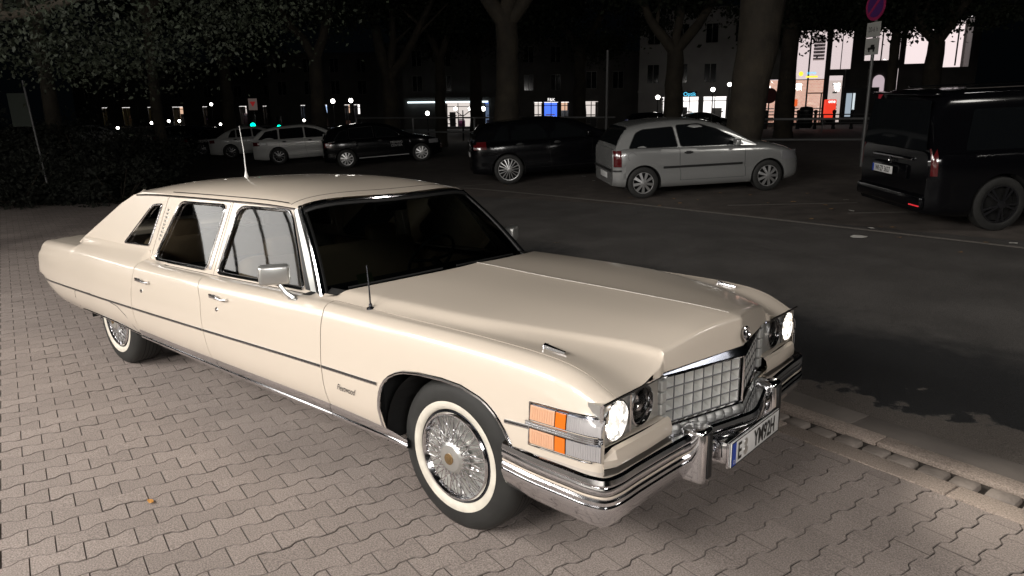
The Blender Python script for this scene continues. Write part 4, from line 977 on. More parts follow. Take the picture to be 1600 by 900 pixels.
rt_, bd_, ys_f, yo_, cb_ = vehicle('hatchback', 'silver three-door hatchback parked between the dark crossover and the black van', 'car', (-1.10, 9.00, .03), H, hatch, pitch=pt, roll=rl)
bs = MB().grid([[(x, -(ys_f(x, z)+.010)+yo_, z) for x in (-.56, -.52, -.48, -.44, -.42)] for z in (.53, .56)]); bs.rbox((-.58, yo_, .545), (.03, 1.40, .04), .008); bs.build('bumper_strip', VM['trim'], bd_, 30, .008)
fcx, fcz = -.22, .80; MB().lathe([(.078, .0), (.080, .002), (.082, 0)], (fcx, -ys_f(fcx, fcz)+yo_, fcz), (0, -1, 0), 28).build('fuel_flap', VM['trim'], bd_)
# black van
van = dict(hw=.965, wb=3.20, r=.375, paint=VM['blackp'],
    W=([-1.02, -.98, -.85, 0, 2.8, 3.6, 3.95, 4.05], [.84, .90, .945, .965, .965, .93, .80, .70]),
    belt=([-1.02, 0, 3.0, 3.5, 3.9, 4.05], [1.10, 1.10, 1.08, 1.02, .88, .75]), top=([-1.02, 2.8, 3.2, 3.7, 3.95, 4.05], [1.12, 1.12, 1.14, 1.06, .92, .78]),
    cab=(-.99, 3.45), roof=([-.99, -.95, -.88, -.75, 1.0, 2.0, 2.5, 3.45], [1.60, 1.78, 1.87, 1.905, 1.91, 1.86, 1.74, 1.12]),
    win=[[(-.55, 1.12), (.62, 1.12), (.60, 1.66), (-.45, 1.66)], [(.72, 1.12), (1.95, 1.12), (1.90, 1.66), (.72, 1.66)], [(2.05, 1.12), (2.95, 1.12), (2.35, 1.62), (2.02, 1.66)]],
    ws=(2.25, 3.35), doors=[.66, 2.0], handles=[(1.85, 1.02)], rgf=(1.13, 1.78, -1.035, -.975, .80), lamps=[(-1.0, -.93, .80, 1.16, 'red')], reflector=1, rlx=-.05,
    plate=(.80, 'WI·ZF 3627'), plx=-.075, ply=.10, rim=(10, .16, .012, VM['blackrim']) if 'blackrim' in VM else (5, .16, .016, mat('black_alloy', (.05, .05, .055), .2, .7)), tum=.16, zb=.22, tyre=.30, mirrors=[(2.75, 1.15)])
vh = math.radians(44); vp, vr = slope(vh)
rv, bv, ysv, yov, cbv = vehicle('van', 'black passenger van with tinted windows parked at the right edge', 'van', (4.62, 8.80, .025), vh, van, group='cars parked in the bays across the road', pitch=vp, roll=vr)
MB().rbox((-1.045, yov, .99), (.03, 1.0, .035), .01).build('tailgate_trim', M['chrome'], bv)
MB().lathe([(.045, 0), (.05, .008), (.042, .012), (.036, .006)], (-1.055, yov, .935), (-1, 0, 0), 24).tube([(-1.062, yov, .935), (-1.062, yov, .975)], .003, 5).tube([(-1.062, yov, .935), (-1.062, yov+.035, .915)], .003, 5).tube([(-1.062, yov, .935), (-1.062, yov-.035, .915)], .003, 5).build('tailgate_emblem', M['chrome'], bv)
MB().rbox((-1.04, yov+.02, .80), (.04, .86, .20), .034).build('plate_recess', VM['blackp'], bv)
MB().rbox((-1.06, yov, .50), (.05, 1.62, .012), .004).build('bumper_trim', M['chrome'], bv)
MB().rbox((-1.04, yov, .43), (.10, 1.70, .20), .05, seg=3).build('rear_bumper', VM['blackp'], bv)
MB().rbox((-.95, yov, 1.86), (.16, 1.50, .03), .012).build('roof_spoiler', VM['blackp'], cbv)
for yy in (-.66, .66): MB().tube([(x, yov+yy, 1.925) for x in np.linspace(-.5, 2.0, 8)], .012, 6).build('roof_rail', M['chrome'], cbv)
# dark crossover beyond the hatchback
suv = dict(hw=.92, wb=2.70, r=.355, paint=VM['blackp'],
    W=([-.85, -.80, -.65, 0, 2.4, 3.1, 3.4, 3.55], [.72, .82, .88, .92, .92, .88, .75, .6]),
    belt=([-.85, 0, 2.2, 2.9, 3.3, 3.55], [1.0, 1.0, .98, .93, .84, .68]), top=([-.85, 2.1, 2.5, 3.0, 3.35, 3.55], [1.02, 1.02, 1.08, 1.0, .90, .70]),
    cab=(-.80, 2.5), roof=([-.80, -.70, -.50, -.25, .3, .9, 1.4, 2.5], [1.03, 1.22, 1.42, 1.44, 1.50, 1.515, 1.47, 1.03]),
    win=[[(-.35, 1.04), (.05, 1.03), (.05, 1.42), (-.12, 1.36)], [(.12, 1.03), (.98, 1.02), (.95, 1.49), (.12, 1.44)], [(1.05, 1.02), (2.10, 1.01), (1.45, 1.44), (1.04, 1.49)]],
    ws=(1.55, 2.40), rg=(-.77, -.45), doors=[.10, 1.02, 2.05], handles=[(.30, .93), (1.2, .92)], lamps=[(-.80, -.50, .86, 1.04, 'red'), (3.05, 3.4, .70, .84, 'clearl')], 
    plate=(.72, ''), rim=(8, .22, .012, VM['alloy']), tyre=.26, mirrors=[(1.95, 1.08)], zb=.24)
vehicle('crossover', 'black crossover with bright multi-spoke wheels parked left of the silver hatchback', 'car', tuple(hit(797, 288)), H, suv, pitch=slope(H, .034)[0], roll=slope(H, .034)[1])
# black hatchback with door lettering
bh = dict(hatch); bh.update(paint=VM['blackp'], wb=2.60, r=.325, hw=.88, win=[[(-.35, .98), (.10, .97), (.10, 1.30), (-.15, 1.24)], [(.16, .97), (1.0, .96), (.98, 1.36), (.16, 1.33)], [(1.07, .96), (2.05, .94), (1.5, 1.25), (1.06, 1.36)]],
    W=([-.75, -.68, -.5, 0, 1.2, 2.5, 3.0, 3.3, 3.40], [.72, .80, .85, .88, .88, .87, .82, .70, .55]), belt=([-.75, -.3, .5, 2.0, 2.6, 3.0, 3.25, 3.4], [.95, .97, .95, .92, .88, .80, .72, .60]), top=([-.75, 1.9, 2.2, 2.8, 3.1, 3.3, 3.4], [.97, .97, .99, .90, .82, .74, .62]),
    cab=(-.70, 2.35), roof=([-.70, -.60, -.35, -.1, .3, .9, 1.4, 2.35], [.98, 1.15, 1.36, 1.41, 1.46, 1.47, 1.40, .96]), ws=(1.4, 2.25), rg=(-.67, -.38), doors=[.13, 1.03, 2.0], handles=[(.30, .86), (1.2, .85)], strips=[], wtrim=1,
    lamps=[(-.70, -.45, .74, .90, 'red'), (2.9, 3.25, .62, .76, 'clearl')], plate=(.45, ''), rim=(10, 0, .030, mat('bright_alloy', (.8, .8, .8), .3, .4)), mirrors=[(1.85, 1.0)])
rb_, bb_, ysb, yob, cbb = vehicle('hatchback', 'black hatchback with grey lettering on its doors and turbine wheels', 'car', tuple(hit(544, 263)), math.radians(57), bh, pitch=slope(math.radians(57), .034)[0], roll=slope(math.radians(57), .034)[1])
lm = mat('grey_lettering', (.45, .45, .45), .5)
for i, s in enumerate(('MOVING', 'CENTER')): text(s, 'door_lettering', lm, bb_, (1.75, -(ysb(1.75, .74-.11*i)+.004)+yob, .72-.11*i), (1, 0, 0), (0, 0, 1), .075)
text('www.gc', 'door_lettering', lm, bb_, (-.45, -(ysb(-.45, .90)+.004)+yob, .90), (1, 0, 0), (0, 0, 1), .05)
MB().grid([[(x, -(ysb(x, z)+.006)+yob, z) for x in np.linspace(.42, 2.15, 12)] for z in (.30, .325)]).build('sill_trim', lm, bb_, 30, .005)
# white estate and white saloon further left, dark cars beyond
est = dict(bh); est.update(paint=VM['whitep'], wb=2.78, hw=.91, r=.33, W=([-.98, -.9, -.7, 0, 1.2, 2.6, 3.2, 3.5, 3.62], [.74, .82, .87, .91, .91, .90, .84, .70, .55]), belt=([-.98, -.3, .5, 2.0, 2.8, 3.2, 3.5, 3.62], [.98, .99, .97, .94, .90, .84, .74, .62]), top=([-.98, 1.9, 2.3, 3.0, 3.3, 3.5, 3.62], [1.0, 1.0, 1.01, .93, .86, .76, .64]),
    cab=(-.95, 2.45), roof=([-.95, -.85, -.60, -.3, .3, .9, 1.5, 2.45], [1.0, 1.15, 1.36, 1.43, 1.49, 1.50, 1.42, .98]), win=[[(-.72, 1.01), (.05, .99), (.05, 1.36), (-.42, 1.30)], [(.12, .99), (1.05, .98), (1.03, 1.39), (.12, 1.38)], [(1.12, .98), (2.15, .96), (1.55, 1.28), (1.10, 1.39)]], ws=(1.55, 2.35), rg=(-.93, -.60), doors=[.08, 1.08, 2.1], handles=[(.28, .88), (1.28, .87)],
    lamps=[(-.93, -.68, .78, .93, 'red'), (3.1, 3.45, .64, .78, 'clearl')], rim=(10, 0, .02, mat('grey_alloy', (.18, .18, .18), .3, .6)))
e56 = math.radians(52); pe = slope(e56, .034)
vehicle('estate_car', 'white estate car parked left of the lettered black hatchback', 'car', tuple(hit(438, 257)), e56, est, pitch=pe[0], roll=pe[1])
sal = dict(est); sal.update(roof=([-.6, -.45, -.1, .3, .6, .9, 1.5, 2.45], [.99, 1.10, 1.30, 1.42, 1.44, 1.44, 1.37, .98]), cab=(-.60, 2.45), rg=(-.55, .1), win=[[(-.05, 1.0), (.30, .99), (.30, 1.34), (.12, 1.28)], [(.36, .99), (1.05, .98), (1.03, 1.35), (.36, 1.34)], [(1.12, .98), (2.15, .96), (1.55, 1.25), (1.10, 1.35)]])
vehicle('saloon', 'white saloon parked behind the tall roof aerial, left of the estate', 'car', tuple(hit(363, 248)), e56, sal, pitch=pe[0], roll=pe[1])
blk = dict(sal); blk.update(paint=VM['blackp'])
vehicle('saloon', 'black saloon with its tail lamps next to the white saloon', 'car', tuple(hit(318, 243)), e56, blk, pitch=pe[0], roll=pe[1])
eb = dict(est); eb.update(paint=mat('dark_blue_paint', (.01, .014, .025), .2, coat=1))
vehicle('estate_car', 'dark estate car half hidden at the far left end of the row', 'car', tuple(hit(268, 238)), e56, eb, pitch=pe[0], roll=pe[1])
# ================================================================ background: trees, buildings, lamps
bark = mat('plane_bark', (.036, .029, .020), .9, bump=(9, .8, .03), var=(2.5, .45)); leafm = mat('plane_leaf', (.008, .013, .004), .8, var=(1.2, .4)); bushm = mat('bush_leaf', (.008, .010, .006), .85, var=(2, .4))
def onflat(px, py, dist): p = at(px, py, dist); return (float(p[0]), float(p[1]))
_crowns = {}
def leaves(n, rx, ry, rz_, seed, size, clumps=26):
    r = np.random.default_rng(seed); cl = r.normal(0, 1, (clumps, 3)); cl /= np.linalg.norm(cl, axis=1)[:, None]; cl *= (r.uniform(.35, 1, (clumps, 1)))**.5; cs = r.uniform(.16, .38, clumps)
    k = r.integers(0, clumps, n); p = cl[k]+r.normal(0, 1, (n, 3))*cs[k][:, None]*.6; p *= np.array([rx, ry, rz_])
    a = r.normal(0, 1, (n, 3)); a /= np.linalg.norm(a, axis=1)[:, None]; b = np.cross(a, r.normal(0, 1, (n, 3))); b /= np.linalg.norm(b, axis=1)[:, None]
    s = r.uniform(.6, 1.3, (n, 1))*size; V = np.stack([p-a*s, p-b*s*.6+a*s*.1, p+a*s, p+b*s*.6+a*s*.1], 1).reshape(-1, 3)
    me = bpy.data.meshes.new('crown'); me.vertices.add(len(V)); me.vertices.foreach_set('co', V.ravel()); me.loops.add(4*n); me.loops.foreach_set('vertex_index', np.arange(4*n)); me.polygons.add(n); me.polygons.foreach_set('loop_start', np.arange(0, 4*n, 4)); me.polygons.foreach_set('loop_total', np.full(n, 4)); me.update(calc_edges=True)
    return me
def crown(kind, seed, n, rx, ry, rz_, size, m):
    k = (kind, seed)
    if k not in _crowns: me = leaves(n, rx, ry, rz_, seed, size); me.materials.append(m); _crowns[k] = me
    return _crowns[k]
def tree(label, px, dist, z0, w, hf, limbs, cr_, flare=(1.1, -.28), cat='tree', group='plane trees around the square', lean=0):
    """hf = fork height, limbs = [(dx, dz, r)] in metres to the viewer's right / up"""
    x, y = onflat(px, 200, dist); z0 = farg(x, y) if y > 12 else z0; t = thing('plane_tree', label, cat, (x, y, z0), 0, group)
    R2 = np.array([cr[0], cr[1]]); R2 /= np.linalg.norm(R2); m = MB(); rr = random.Random(int(px))
    def P(dx, dz, dd=0): return (R2[0]*dx-R2[1]*dd, R2[1]*dx+R2[0]*dd, dz)
    n = 9; path = [P(lean*k/n*hf+rr.uniform(-.04, .04), -.2+(hf+.2)*k/n) for k in range(n+1)]; rad = [w/2*(1.25*flare[0]/1.1 if k == 0 else flare[0]+flare[1]*k/n)*rr.uniform(.95, 1.05) for k in range(n+1)]
    m.tube(path, rad, 14); top = path[-1]
    for dx, dz, r0, dd in limbs:
        q = [tuple(np.array(top)*(1-s)+np.array(P(lean*hf+dx, hf+dz, dd))*s+np.array([0, 0, -.3*dz*.3*math.sin(PI*s)])+np.array([rr.uniform(-.08, .08)]*3)*math.sin(PI*s)) for s in np.linspace(-.06, 1, 8)]
        m.tube(q, [r0*(1-.55*s) for s in np.linspace(0, 1, 8)], 10)
        for _ in range(3):
            s = rr.uniform(.4, .9); b = np.array(q[int(s*7)]); m.tube([b, b+np.array([rr.uniform(-1, 1), rr.uniform(-1, 1), rr.uniform(.6, 1.6)])*r0*5], [r0*.35, r0*.12], 6)
    m.build('trunk', bark, t, 50)
    if cr_:
        seed, n, rx, rz_, cz, dx, size = cr_
        o = bpy.data.objects.new('crown', crown('t', seed, n, rx, rx, rz_, size, leafm)); C.objects.link(o); o.parent = t; o.location = P(dx, cz); 
    return t
T = [('broad mottled plane tree trunk directly behind the silver hatchback', 1158, 19, .35, .80, 5.0, [(-1.3, 4, .42, 0), (1.6, 4, .40, 0)], (1, 16000, 5.5, 2.6, 9.0, 0, .09), .085),
     ('slim plane tree forking low, left of the pale lit facade', 1050, 30, .4, .75, 3.6, [(-1.9, 2.6, .24, 0), (1.9, 2.8, .24, 0), (.2, 4, .2, 0)], (2, 12000, 3.6, 1.8, 6.6, 0, .10), 0),
     ('forked plane tree rising behind the dark crossover', 793, 24, .4, .80, 4.2, [(-1.6, 2.6, .30, 0), (2.0, 3.0, .26, 0), (.3, 4, .3, 0)], (3, 12000, 4.5, 2.2, 8.0, 0, .10), 0),
     ('plane tree with two steep limbs above the lettered black hatchback', 612, 37, .4, .85, 3.4, [(-1.0, 5, .32, 0), (2.4, 4.0, .26, 0), (.5, 5, .22, 0)], (2, 12000, 4.0, 2.0, 8.0, 0, .10), 0),
     ('faint plane tree trunk in the dark above the white estate', 500, 34, .4, .7, 4.2, [(-2.2, 4, .22, 0), (1.4, 4, .24, 0)], (1, 16000, 5.5, 2.6, 8.2, 0, .09), 0),
     ('black tree trunk silhouetted against the left end of the lit glass store', 1223, 36, .4, .80, 5.2, [(-1.2, 2.6, .28, 0), (1.5, 2.2, .25, 0)], (4, 7000, 2.8, 1.7, 5.9, .2, .09), 0),
     ('leafy tree silhouetted in front of the glass store above the van', 1447, 34, .4, .75, 3.6, [(-1.9, 2.4, .22, 0), (1.7, 3.0, .22, 0)], (5, 11000, 3.4, 1.7, 5.5, -.6, .09), 0),
     ('thin dark tree in front of the store entrance beside the parking sign', 1385, 36, .4, .45, 4.2, [(-1.1, 2.0, .14, 0), (.9, 2.2, .12, 0)], (6, 5200, 2.8, 1.6, 5.5, -.9, .09), 0),
     ('distant tree trunk between the two lit shop groups', 905, 44, .4, .8, 5, [(-2, 4, .25, 0), (2, 4, .25, 0)], (1, 16000, 5.5, 2.6, 7.3, 0, .09), 0),
     ('distant tree trunk right of the light-strip shop', 745, 46, .4, .8, 5, [(-2, 4, .25, 0), (2, 4, .25, 0)], (3, 12000, 5.0, 2.6, 7.0, 0, .10), 0),
     ('tree trunk standing left of the blue lit window', 690, 40, .4, .6, 4.6, [(-1.4, 4, .2, 0), (1.4, 4, .2, 0)], (2, 12000, 4.5, 2.3, 7.2, 0, .10), 0),
     ('plane tree at the far left whose lit leaves hang over the bushes', 88, 25, .0, .42, 4.2, [(-1.6, 3, .24, 0), (2.0, 2.6, .22, 0)], (7, 22000, 4.6, 2.1, 7.0, .6, .065), -.03),
     ('plane tree with a low leafy crown left of the roof aerial', 250, 27, .0, .34, 4.8, [(-1.6, 2, .2, 0), (1.6, 2, .2, 0)], (7, 22000, 4.6, 2.1, 7.6, 0, .065), 0),
     ('far plane tree behind the row of white cars', 360, 40, .4, .6, 4.4, [(-1.6, 3, .2, 0), (1.6, 3, .2, 0)], (1, 16000, 5.5, 2.6, 7.5, 0, .09), 0)]
for L_, px, d, z0, w_, hf, lb, c_, ln_ in T: tree(L_, px, d, z0, w_, hf, lb, c_, lean=ln_, flare=(.98, .42) if px == 1158 else (1.1, -.28))
# bushes at the left
def bush(label, px, dist, rx, rz_, seed, z0, n=3500, py=330):
    x, y = onflat(px, py, dist); t = thing('bush', label, 'bush', (x, y, z0), random.uniform(0, 6), 'dark bushes at the left edge of the forecourt')
    me = leaves(n, rx, rx, rz_, seed, .06, 34); me.name = 'foliage'; me.materials.append(bushm); o = bpy.data.objects.new('foliage', me); C.objects.link(o); o.parent = t; o.location = (0, 0, rz_*.75)
    s = MB()
    for k in range(7): a = k*.9; s.tube([(0, 0, -.1), (rx*.5*math.cos(a), rx*.5*math.sin(a), rz_), (rx*.7*math.cos(a), rx*.7*math.sin(a), rz_*1.5)], [.02, .014, .006], 5)
    s.build('stems', bark, t)
bush('low dark bush at the left picture edge', 15, 23, 2.0, 1.0, 31, -.75, 6000, 260); bush('taller dark bush right of the far-left tree trunk', 140, 24, 2.0, 1.25, 32, -.70, 6000, 260); bush('dark bush where the forecourt meets the parked cars', 222, 25, 1.7, .95, 33, -.6, 5000, 260); bush('wide dark bush below the leaning banner', 70, 26, 2.3, 1.35, 34, -.70, 7000, 260); bush('rounded bush in front of the taller bush', 180, 22, 1.3, .7, 35, -.72, 3500, 260)
# steel railing
rl_m = mat('railing_steel', (.16, .16, .16), .45, .6)
def railing(label, pts, h=1.0):
    t = thing('railing', label, 'railing', (*pts[0], .38), 0, 'steel tube railings at the back of the parking strip'); o = np.array(pts[0])
    P = [np.array(p)-o for p in pts]
    for zz in (h, h*.5): MB().tube([(*p, zz) for p in P], .028, 8).build('rail', rl_m, t)
    for a, b in zip(P[:-1], P[1:]):
        L_ = np.linalg.norm(b-a); k = max(1, int(L_/2.3))
        for i in range(k): q = a+(b-a)*i/k; MB().tube([(*q, -.1), (*q, h)], .03, 8).build('post', rl_m, t)
A_, B_ = onflat(1180, 240, 19.5), onflat(1700, 240, 22); railing('long steel railing behind the silver hatchback and the van', [A_, B_])
A_, B_ = onflat(560, 240, 29), onflat(960, 240, 24); railing('steel railing behind the black hatchback and the crossover', [A_, B_])
# flagpole-like grey post, signs
gp = mat('galvanised_post', (.10, .10, .10), .5, .3)
x, y = onflat(947, 200, 24); p_ = MB().tube([(0, 0, 0), (0, 0, 3.0)], .04, 10).lathe([(.05, 3.0), (.05, 3.02), (.0005, 3.03)], (0, 0, 0)).lathe([(.09, 0), (.09, .02), (.04, .03)], (0, 0, 0)).build('post', gp); p_.location = (x, y, .41); tag(p_, 'plain pale grey steel post above the crossover', 'post')
sr, sb, sw = mat('sign_red', (.30, .02, .09), .5), mat('sign_blue', (.07, .02, .13), .5), mat('sign_white', (.42, .42, .40), .4)
x, y = onflat(1346, 250, 18); sg = thing('parking_sign', 'no-stopping sign with two plates on a grey post beside the van', 'road sign', (x, y, .38), 0)
tocam = Vector((CAM[0]-x, CAM[1]-y, 0)).normalized(); tocam = Matrix.Rotation(math.radians(-52), 3, 'Z') @ tocam; sd = Vector((-tocam.y, tocam.x, 0))
MB().tube([(0, 0, 0), (0, 0, 3.65)], .035, 10).build('post', gp, sg)
def disc(r, z, off, name, m_, par): return MB().lathe([(r, 0), (r, .006), (.0005, .006)], (tocam.x*off, tocam.y*off, z), tocam, 40).build(name, m_, par, 30)
dsk = disc(.30, 3.36, .045, 'sign_disc', sr, sg); disc(.235, 3.36, .050, 'sign_field', sb, dsk)
for sgn in (1,):
    a = math.radians(45); u_ = sd*math.cos(a)+Vector((0, 0, math.sin(a))); cc = Vector((0, 0, 3.36))+tocam*.060
    MB().tube([cc-u_*.235, cc+u_*.235], .028, 6).build('sign_bar', sr, dsk)
def platebox(z, hh, nm): 
    q = MB(); c0 = Vector((0, 0, z))+tocam*.045; cs_ = [c0+sd*a*.21+Vector((0, 0, b*hh/2)) for a, b in ((-1, -1), (1, -1), (1, 1), (-1, 1))]; q.add(cs_+[c-tocam*.01 for c in cs_], [(0, 1, 2, 3), (4, 7, 6, 5), (0, 4, 5, 1), (1, 5, 6, 2), (2, 6, 7, 3), (3, 7, 4, 0)]); return q.build(nm, sw, sg, 0)
p1 = platebox(2.88, .30, 'sign_plate'); text('20-6 h', 'plate_text', M['ink'], p1, Vector((0, 0, 2.84))+tocam*.048, sd, (0, 0, 1), .10, sx=.8)
p2 = platebox(2.54, .34, 'sign_plate'); c0 = Vector((0, 0, 2.50))+tocam*.050
pic = MB(); 
for a, b, ww, hh in ((0, 0, .22, .05), (.03, .05, .12, .05), (-.07, -.045, .05, .05), (.07, -.045, .05, .05)):
    q0 = c0+sd*a+Vector((0, 0, b)); pic.add([q0+sd*ww/2*i+Vector((0, 0, hh/2*j)) for i, j in ((-1, -1), (1, -1), (1, 1), (-1, 1))], [(0, 1, 2, 3)])
pic.build('car_pictogram', M['ink'], p2, 0)
# leaning banner on the left
x, y = onflat(40, 200, 22); bnr = thing('banner', 'grey-green banner board on a slanted post among the left trees', 'banner', (x, y, 0)); R2 = Vector((cr[0], cr[1], 0)).normalized()
MB().tube([R2*.30, R2*.12+Vector((0, 0, 2.5))], .025, 8).build('post', gp, bnr)
q = [R2*-.30+Vector((0, 0, 1.4)), R2*.20+Vector((0, 0, 1.4)), R2*.14+Vector((0, 0, 2.2)), R2*-.33+Vector((0, 0, 2.2))]; N_ = Vector((cf[0], cf[1], 0)).normalized()*.02
MB().add(q+[v+N_ for v in q], [(0, 1, 2, 3), (7, 6, 5, 4), (0, 4, 5, 1), (1, 5, 6, 2), (2, 6, 7, 3), (3, 7, 4, 0)]).build('board', mat('banner_cloth', (.025, .032, .024), .8), bnr, 0)
# ------------------------------------------------ buildings: local frame x to the viewer's right, y away, z up
def bframe(px, dist, tilt=0):
    x, y = onflat(px, 200, dist); a = math.atan2(cr[1], cr[0])-math.atan((px-800)/FPX)*0+tilt; return (x, y, farg(x, y)-.01), a
def lit(name, col, s): return emis(name, col, s)  # emissive colour; on walls, ceilings, posters and boards it stands in for lamplight
L_w, L_warm, L_blue, L_cyan, L_red, L_yel = lit('lit_white', (1, .95, .92), 1.6), lit('lit_warm', (1, .62, .42), .75), lit('lit_blue', (.06, .18, 1), 1.2), lit('lit_cyan', (.1, .6, .9), 1.6), lit('lit_red', (1, .06, .03), .9), lit('lit_yellow', (1, .75, .05), 1.4)
L_dim = lit('lit_interior_wall', (1, .90, .84), .75); L_pink = lit('lit_interior_ceiling', (1, .86, .88), .9)
fac = mat('pale_render', (.30, .29, .28), .8, var=(.6, .15)); facd = mat('dark_render', (.09, .085, .08), .85, var=(.5, .3)); frm = mat('dark_frame', (.012, .012, .013), .5); wing = mat('unlit_window', (.01, .011, .013), .08)
def shopbox(par, x0, x1, z0, z1, dep, mback, mceil, items, seed):
    """lit interior: back wall, ceiling, floor and goods between"""
    r = random.Random(seed); MB().box(((x0+x1)/2, dep, (z0+z1)/2), (x1-x0, .1, z1-z0)).build('back_wall', mback, par, 0); MB().box(((x0+x1)/2, dep/2, z1-.05), (x1-x0, dep-.1, .05)).build('ceiling', mceil, par, 0)
    MB().box(((x0+x1)/2, dep/2, z0+.03), (x1-x0, dep-.1, .05)).build('floor', facd, par, 0)
    for i in range(items):
        xx = r.uniform(x0+.4, x1-.4); hh = r.uniform(.5, 1.9); s = MB().rbox((xx, dep-.4-r.random(), z0+hh/2+.05), (r.uniform(.4, 1.2), .3, hh), .02)
        for k in range(3): s.box((xx, dep-.6-r.random(), z0+.4+k*.45), (r.uniform(.4, 1.0), .2, .10), 0)
        s.build('shelf', r.choice((frm, facd, mat('shelf_goods', (r.uniform(.1, .5), r.uniform(.1, .4), r.uniform(.1, .4)), .7))), par, 0)
def gridwall(m, x0, x1, z0, z1, holes, y0, th):
    xs = sorted(set([x0, x1]+[v for h in holes for v in (h[0][0], h[1][0])])); zs = sorted(set([z0, z1]+[v for h in holes for v in (h[0][1], h[2][1])]))
    isf = lambda a_, b_: any(h[0][0] < a_ < h[1][0] and h[0][1] < b_ < h[2][1] for h in holes)
    for i in range(len(xs)-1):
        j = 0
        while j < len(zs)-1:
            if isf((xs[i]+xs[i+1])/2, (zs[j]+zs[j+1])/2): j += 1; continue
            k = j
            while k+1 < len(zs)-1 and not isf((xs[i]+xs[i+1])/2, (zs[k+1]+zs[k+2])/2): k += 1
            m.box(((xs[i]+xs[i+1])/2, y0+th/2, (zs[j]+zs[k+1])/2), (xs[i+1]-xs[i], th, zs[k+1]-zs[j])); j = k+1
def building(name, label, px, dist, tilt, w_, h, dep, wallm, floors, shops, z_g=3.2, wins=(1.1, 1.7), nwin=4, cat='building', group=None):
    loc, a = bframe(px, dist, tilt); t = thing(name, label, cat, loc, a, group)
    m = MB(); x0, x1 = -w_/2, w_/2
    # front wall with window holes
    holes = []
    for f in range(floors):
        for k in range(nwin):
            cx_ = x0+(k+.5)*w_/nwin; zb_ = z_g+.9+f*(h-z_g-.4)/floors; holes.append([(cx_-wins[0]/2, zb_), (cx_+wins[0]/2, zb_), (cx_+wins[0]/2, zb_+wins[1]), (cx_-wins[0]/2, zb_+wins[1])])
    sh_ = [[(a_, .15), (b_, .15), (b_, z_g-.35), (a_, z_g-.35)] for a_, b_, *_ in shops]
    gridwall(m, x0, x1, 0, h, holes+sh_, 0, .3)
    m.box((0, dep+.3, h/2), (w_, .2, h)); m.box((x0+.1, dep/2+.3, h/2), (.2, dep, h)); m.box((x1-.1, dep/2+.3, h/2), (.2, dep, h)); m.box((0, dep/2+.35, h+.05), (w_+.3, dep+.6, .2))
    m.build('walls', wallm, t, 0)
    MB().box((0, -.08, z_g+.15), (w_+.1, .2, .22)).build('string_course', wallm, t, 0); MB().box((0, -.1, h-.1), (w_+.3, .3, .25)).build('cornice', wallm, t, 0)
    for hh in holes:
        (xa_, za), _, (xb_, zb_), _ = hh; fr = MB()
        cx_ = (xa_+xb_)/2; fr.box((cx_, .12, za), (xb_-xa_, .06, .07)).box((cx_, .12, zb_), (xb_-xa_, .06, .07)).box((xa_, .12, (za+zb_)/2), (.07, .06, zb_-za)).box((xb_, .12, (za+zb_)/2), (.07, .06, zb_-za)).box((cx_, .12, (za+zb_)/2), (.05, .05, zb_-za))
        f_ = fr.build('window', fac, t, 0); MB().box((cx_, .16, (za+zb_)/2), (xb_-xa_, .02, zb_-za)).build('pane', wing, f_, 0)
        MB().box((cx_, -.05, za-.06), (xb_-xa_+.2, .2, .07)).build('sill', wallm, f_, 0)
    for i, s in enumerate(shops):
        a_, b_, mb, mc_, sign, ms = s
        sf = MB(); n = max(2, int((b_-a_)/1.6))
        for k in range(n+1): sf.box((a_+(b_-a_)*k/n, .1, (z_g-.2)/2), (.08, .1, z_g-.4))
        sf.box(((a_+b_)/2, .1, z_g-.75), (b_-a_, .1, .07)); s_ = sf.build('shop_front', frm, t, 0)
        shopbox(s_, a_, b_, .15, z_g-.35, 2.6, mb, mc_, max(2, int(b_-a_)//2), int(px)+i)
        if sign: 
            sb_ = MB().box(((a_+b_)/2, -.12, z_g-.12), ((b_-a_)*.8, .12, .5)).build('shop_sign', frm, t, 0)
            text(sign, 'sign_letters', ms, sb_, ((a_+b_)/2, -.20, z_g-.28), (1, 0, 0), (0, 0, 1), .34, sx=1.0)
    return t
building('town_house', 'pale three-storey house with lit shops below, left of the broad trunk', 1105, 72, math.radians(-15), 13.0, 10.6, 8, fac, 2, [(-4.3, -3.8, L_w, L_w, '', None), (-2.6, -.9, L_w, L_w, 'Optik', L_cyan), (-.5, 1.6, L_w, L_w, '', None), (1.9, 3.0, L_dim, L_w, '', None)], nwin=5, group='buildings round the square')
building('town_house', 'low dark house with a narrow lit doorway left of the slim tree', 985, 78, 0, 11, 7.6, 8, facd, 1, [(-4.8, -3.4, L_dim, L_dim, '', None), (3.0, 5.0, L_w, L_w, '', None)], nwin=4, group='buildings round the square')
building('town_house', 'dark house with blue and white lit shops behind the crossover', 868, 84, 0, 15, 9.6, 8, facd, 2, [(-6.6, -4.6, L_dim, L_w, '', None), (-2.4, -1.5, L_dim, L_w, '', None), (-1.3, .3, L_blue, L_w, 'F&K', L_w), (.6, 1.5, L_warm, L_w, '', None), (3.6, 4.3, L_w, L_w, '', None), (5.0, 6.1, L_w, L_w, '', None)], nwin=5, group='buildings round the square')
building('town_house', 'dark house with a long white light strip over its shop', 722, 84, 0, 13, 9.0, 8, facd, 2, [(-1.8, 1.0, L_dim, L_dim, '', None), (2.6, 5.0, lit('lit_bluegrey', (.25, .35, .55), .35), L_blue, '', None)], nwin=4, group='buildings round the square')
building('town_house', 'dark house with one tall blue lit window', 650, 90, 0, 9, 9.6, 8, facd, 2, [(-.6, 1.4, L_blue, L_cyan, '', None)], nwin=3, group='buildings round the square')
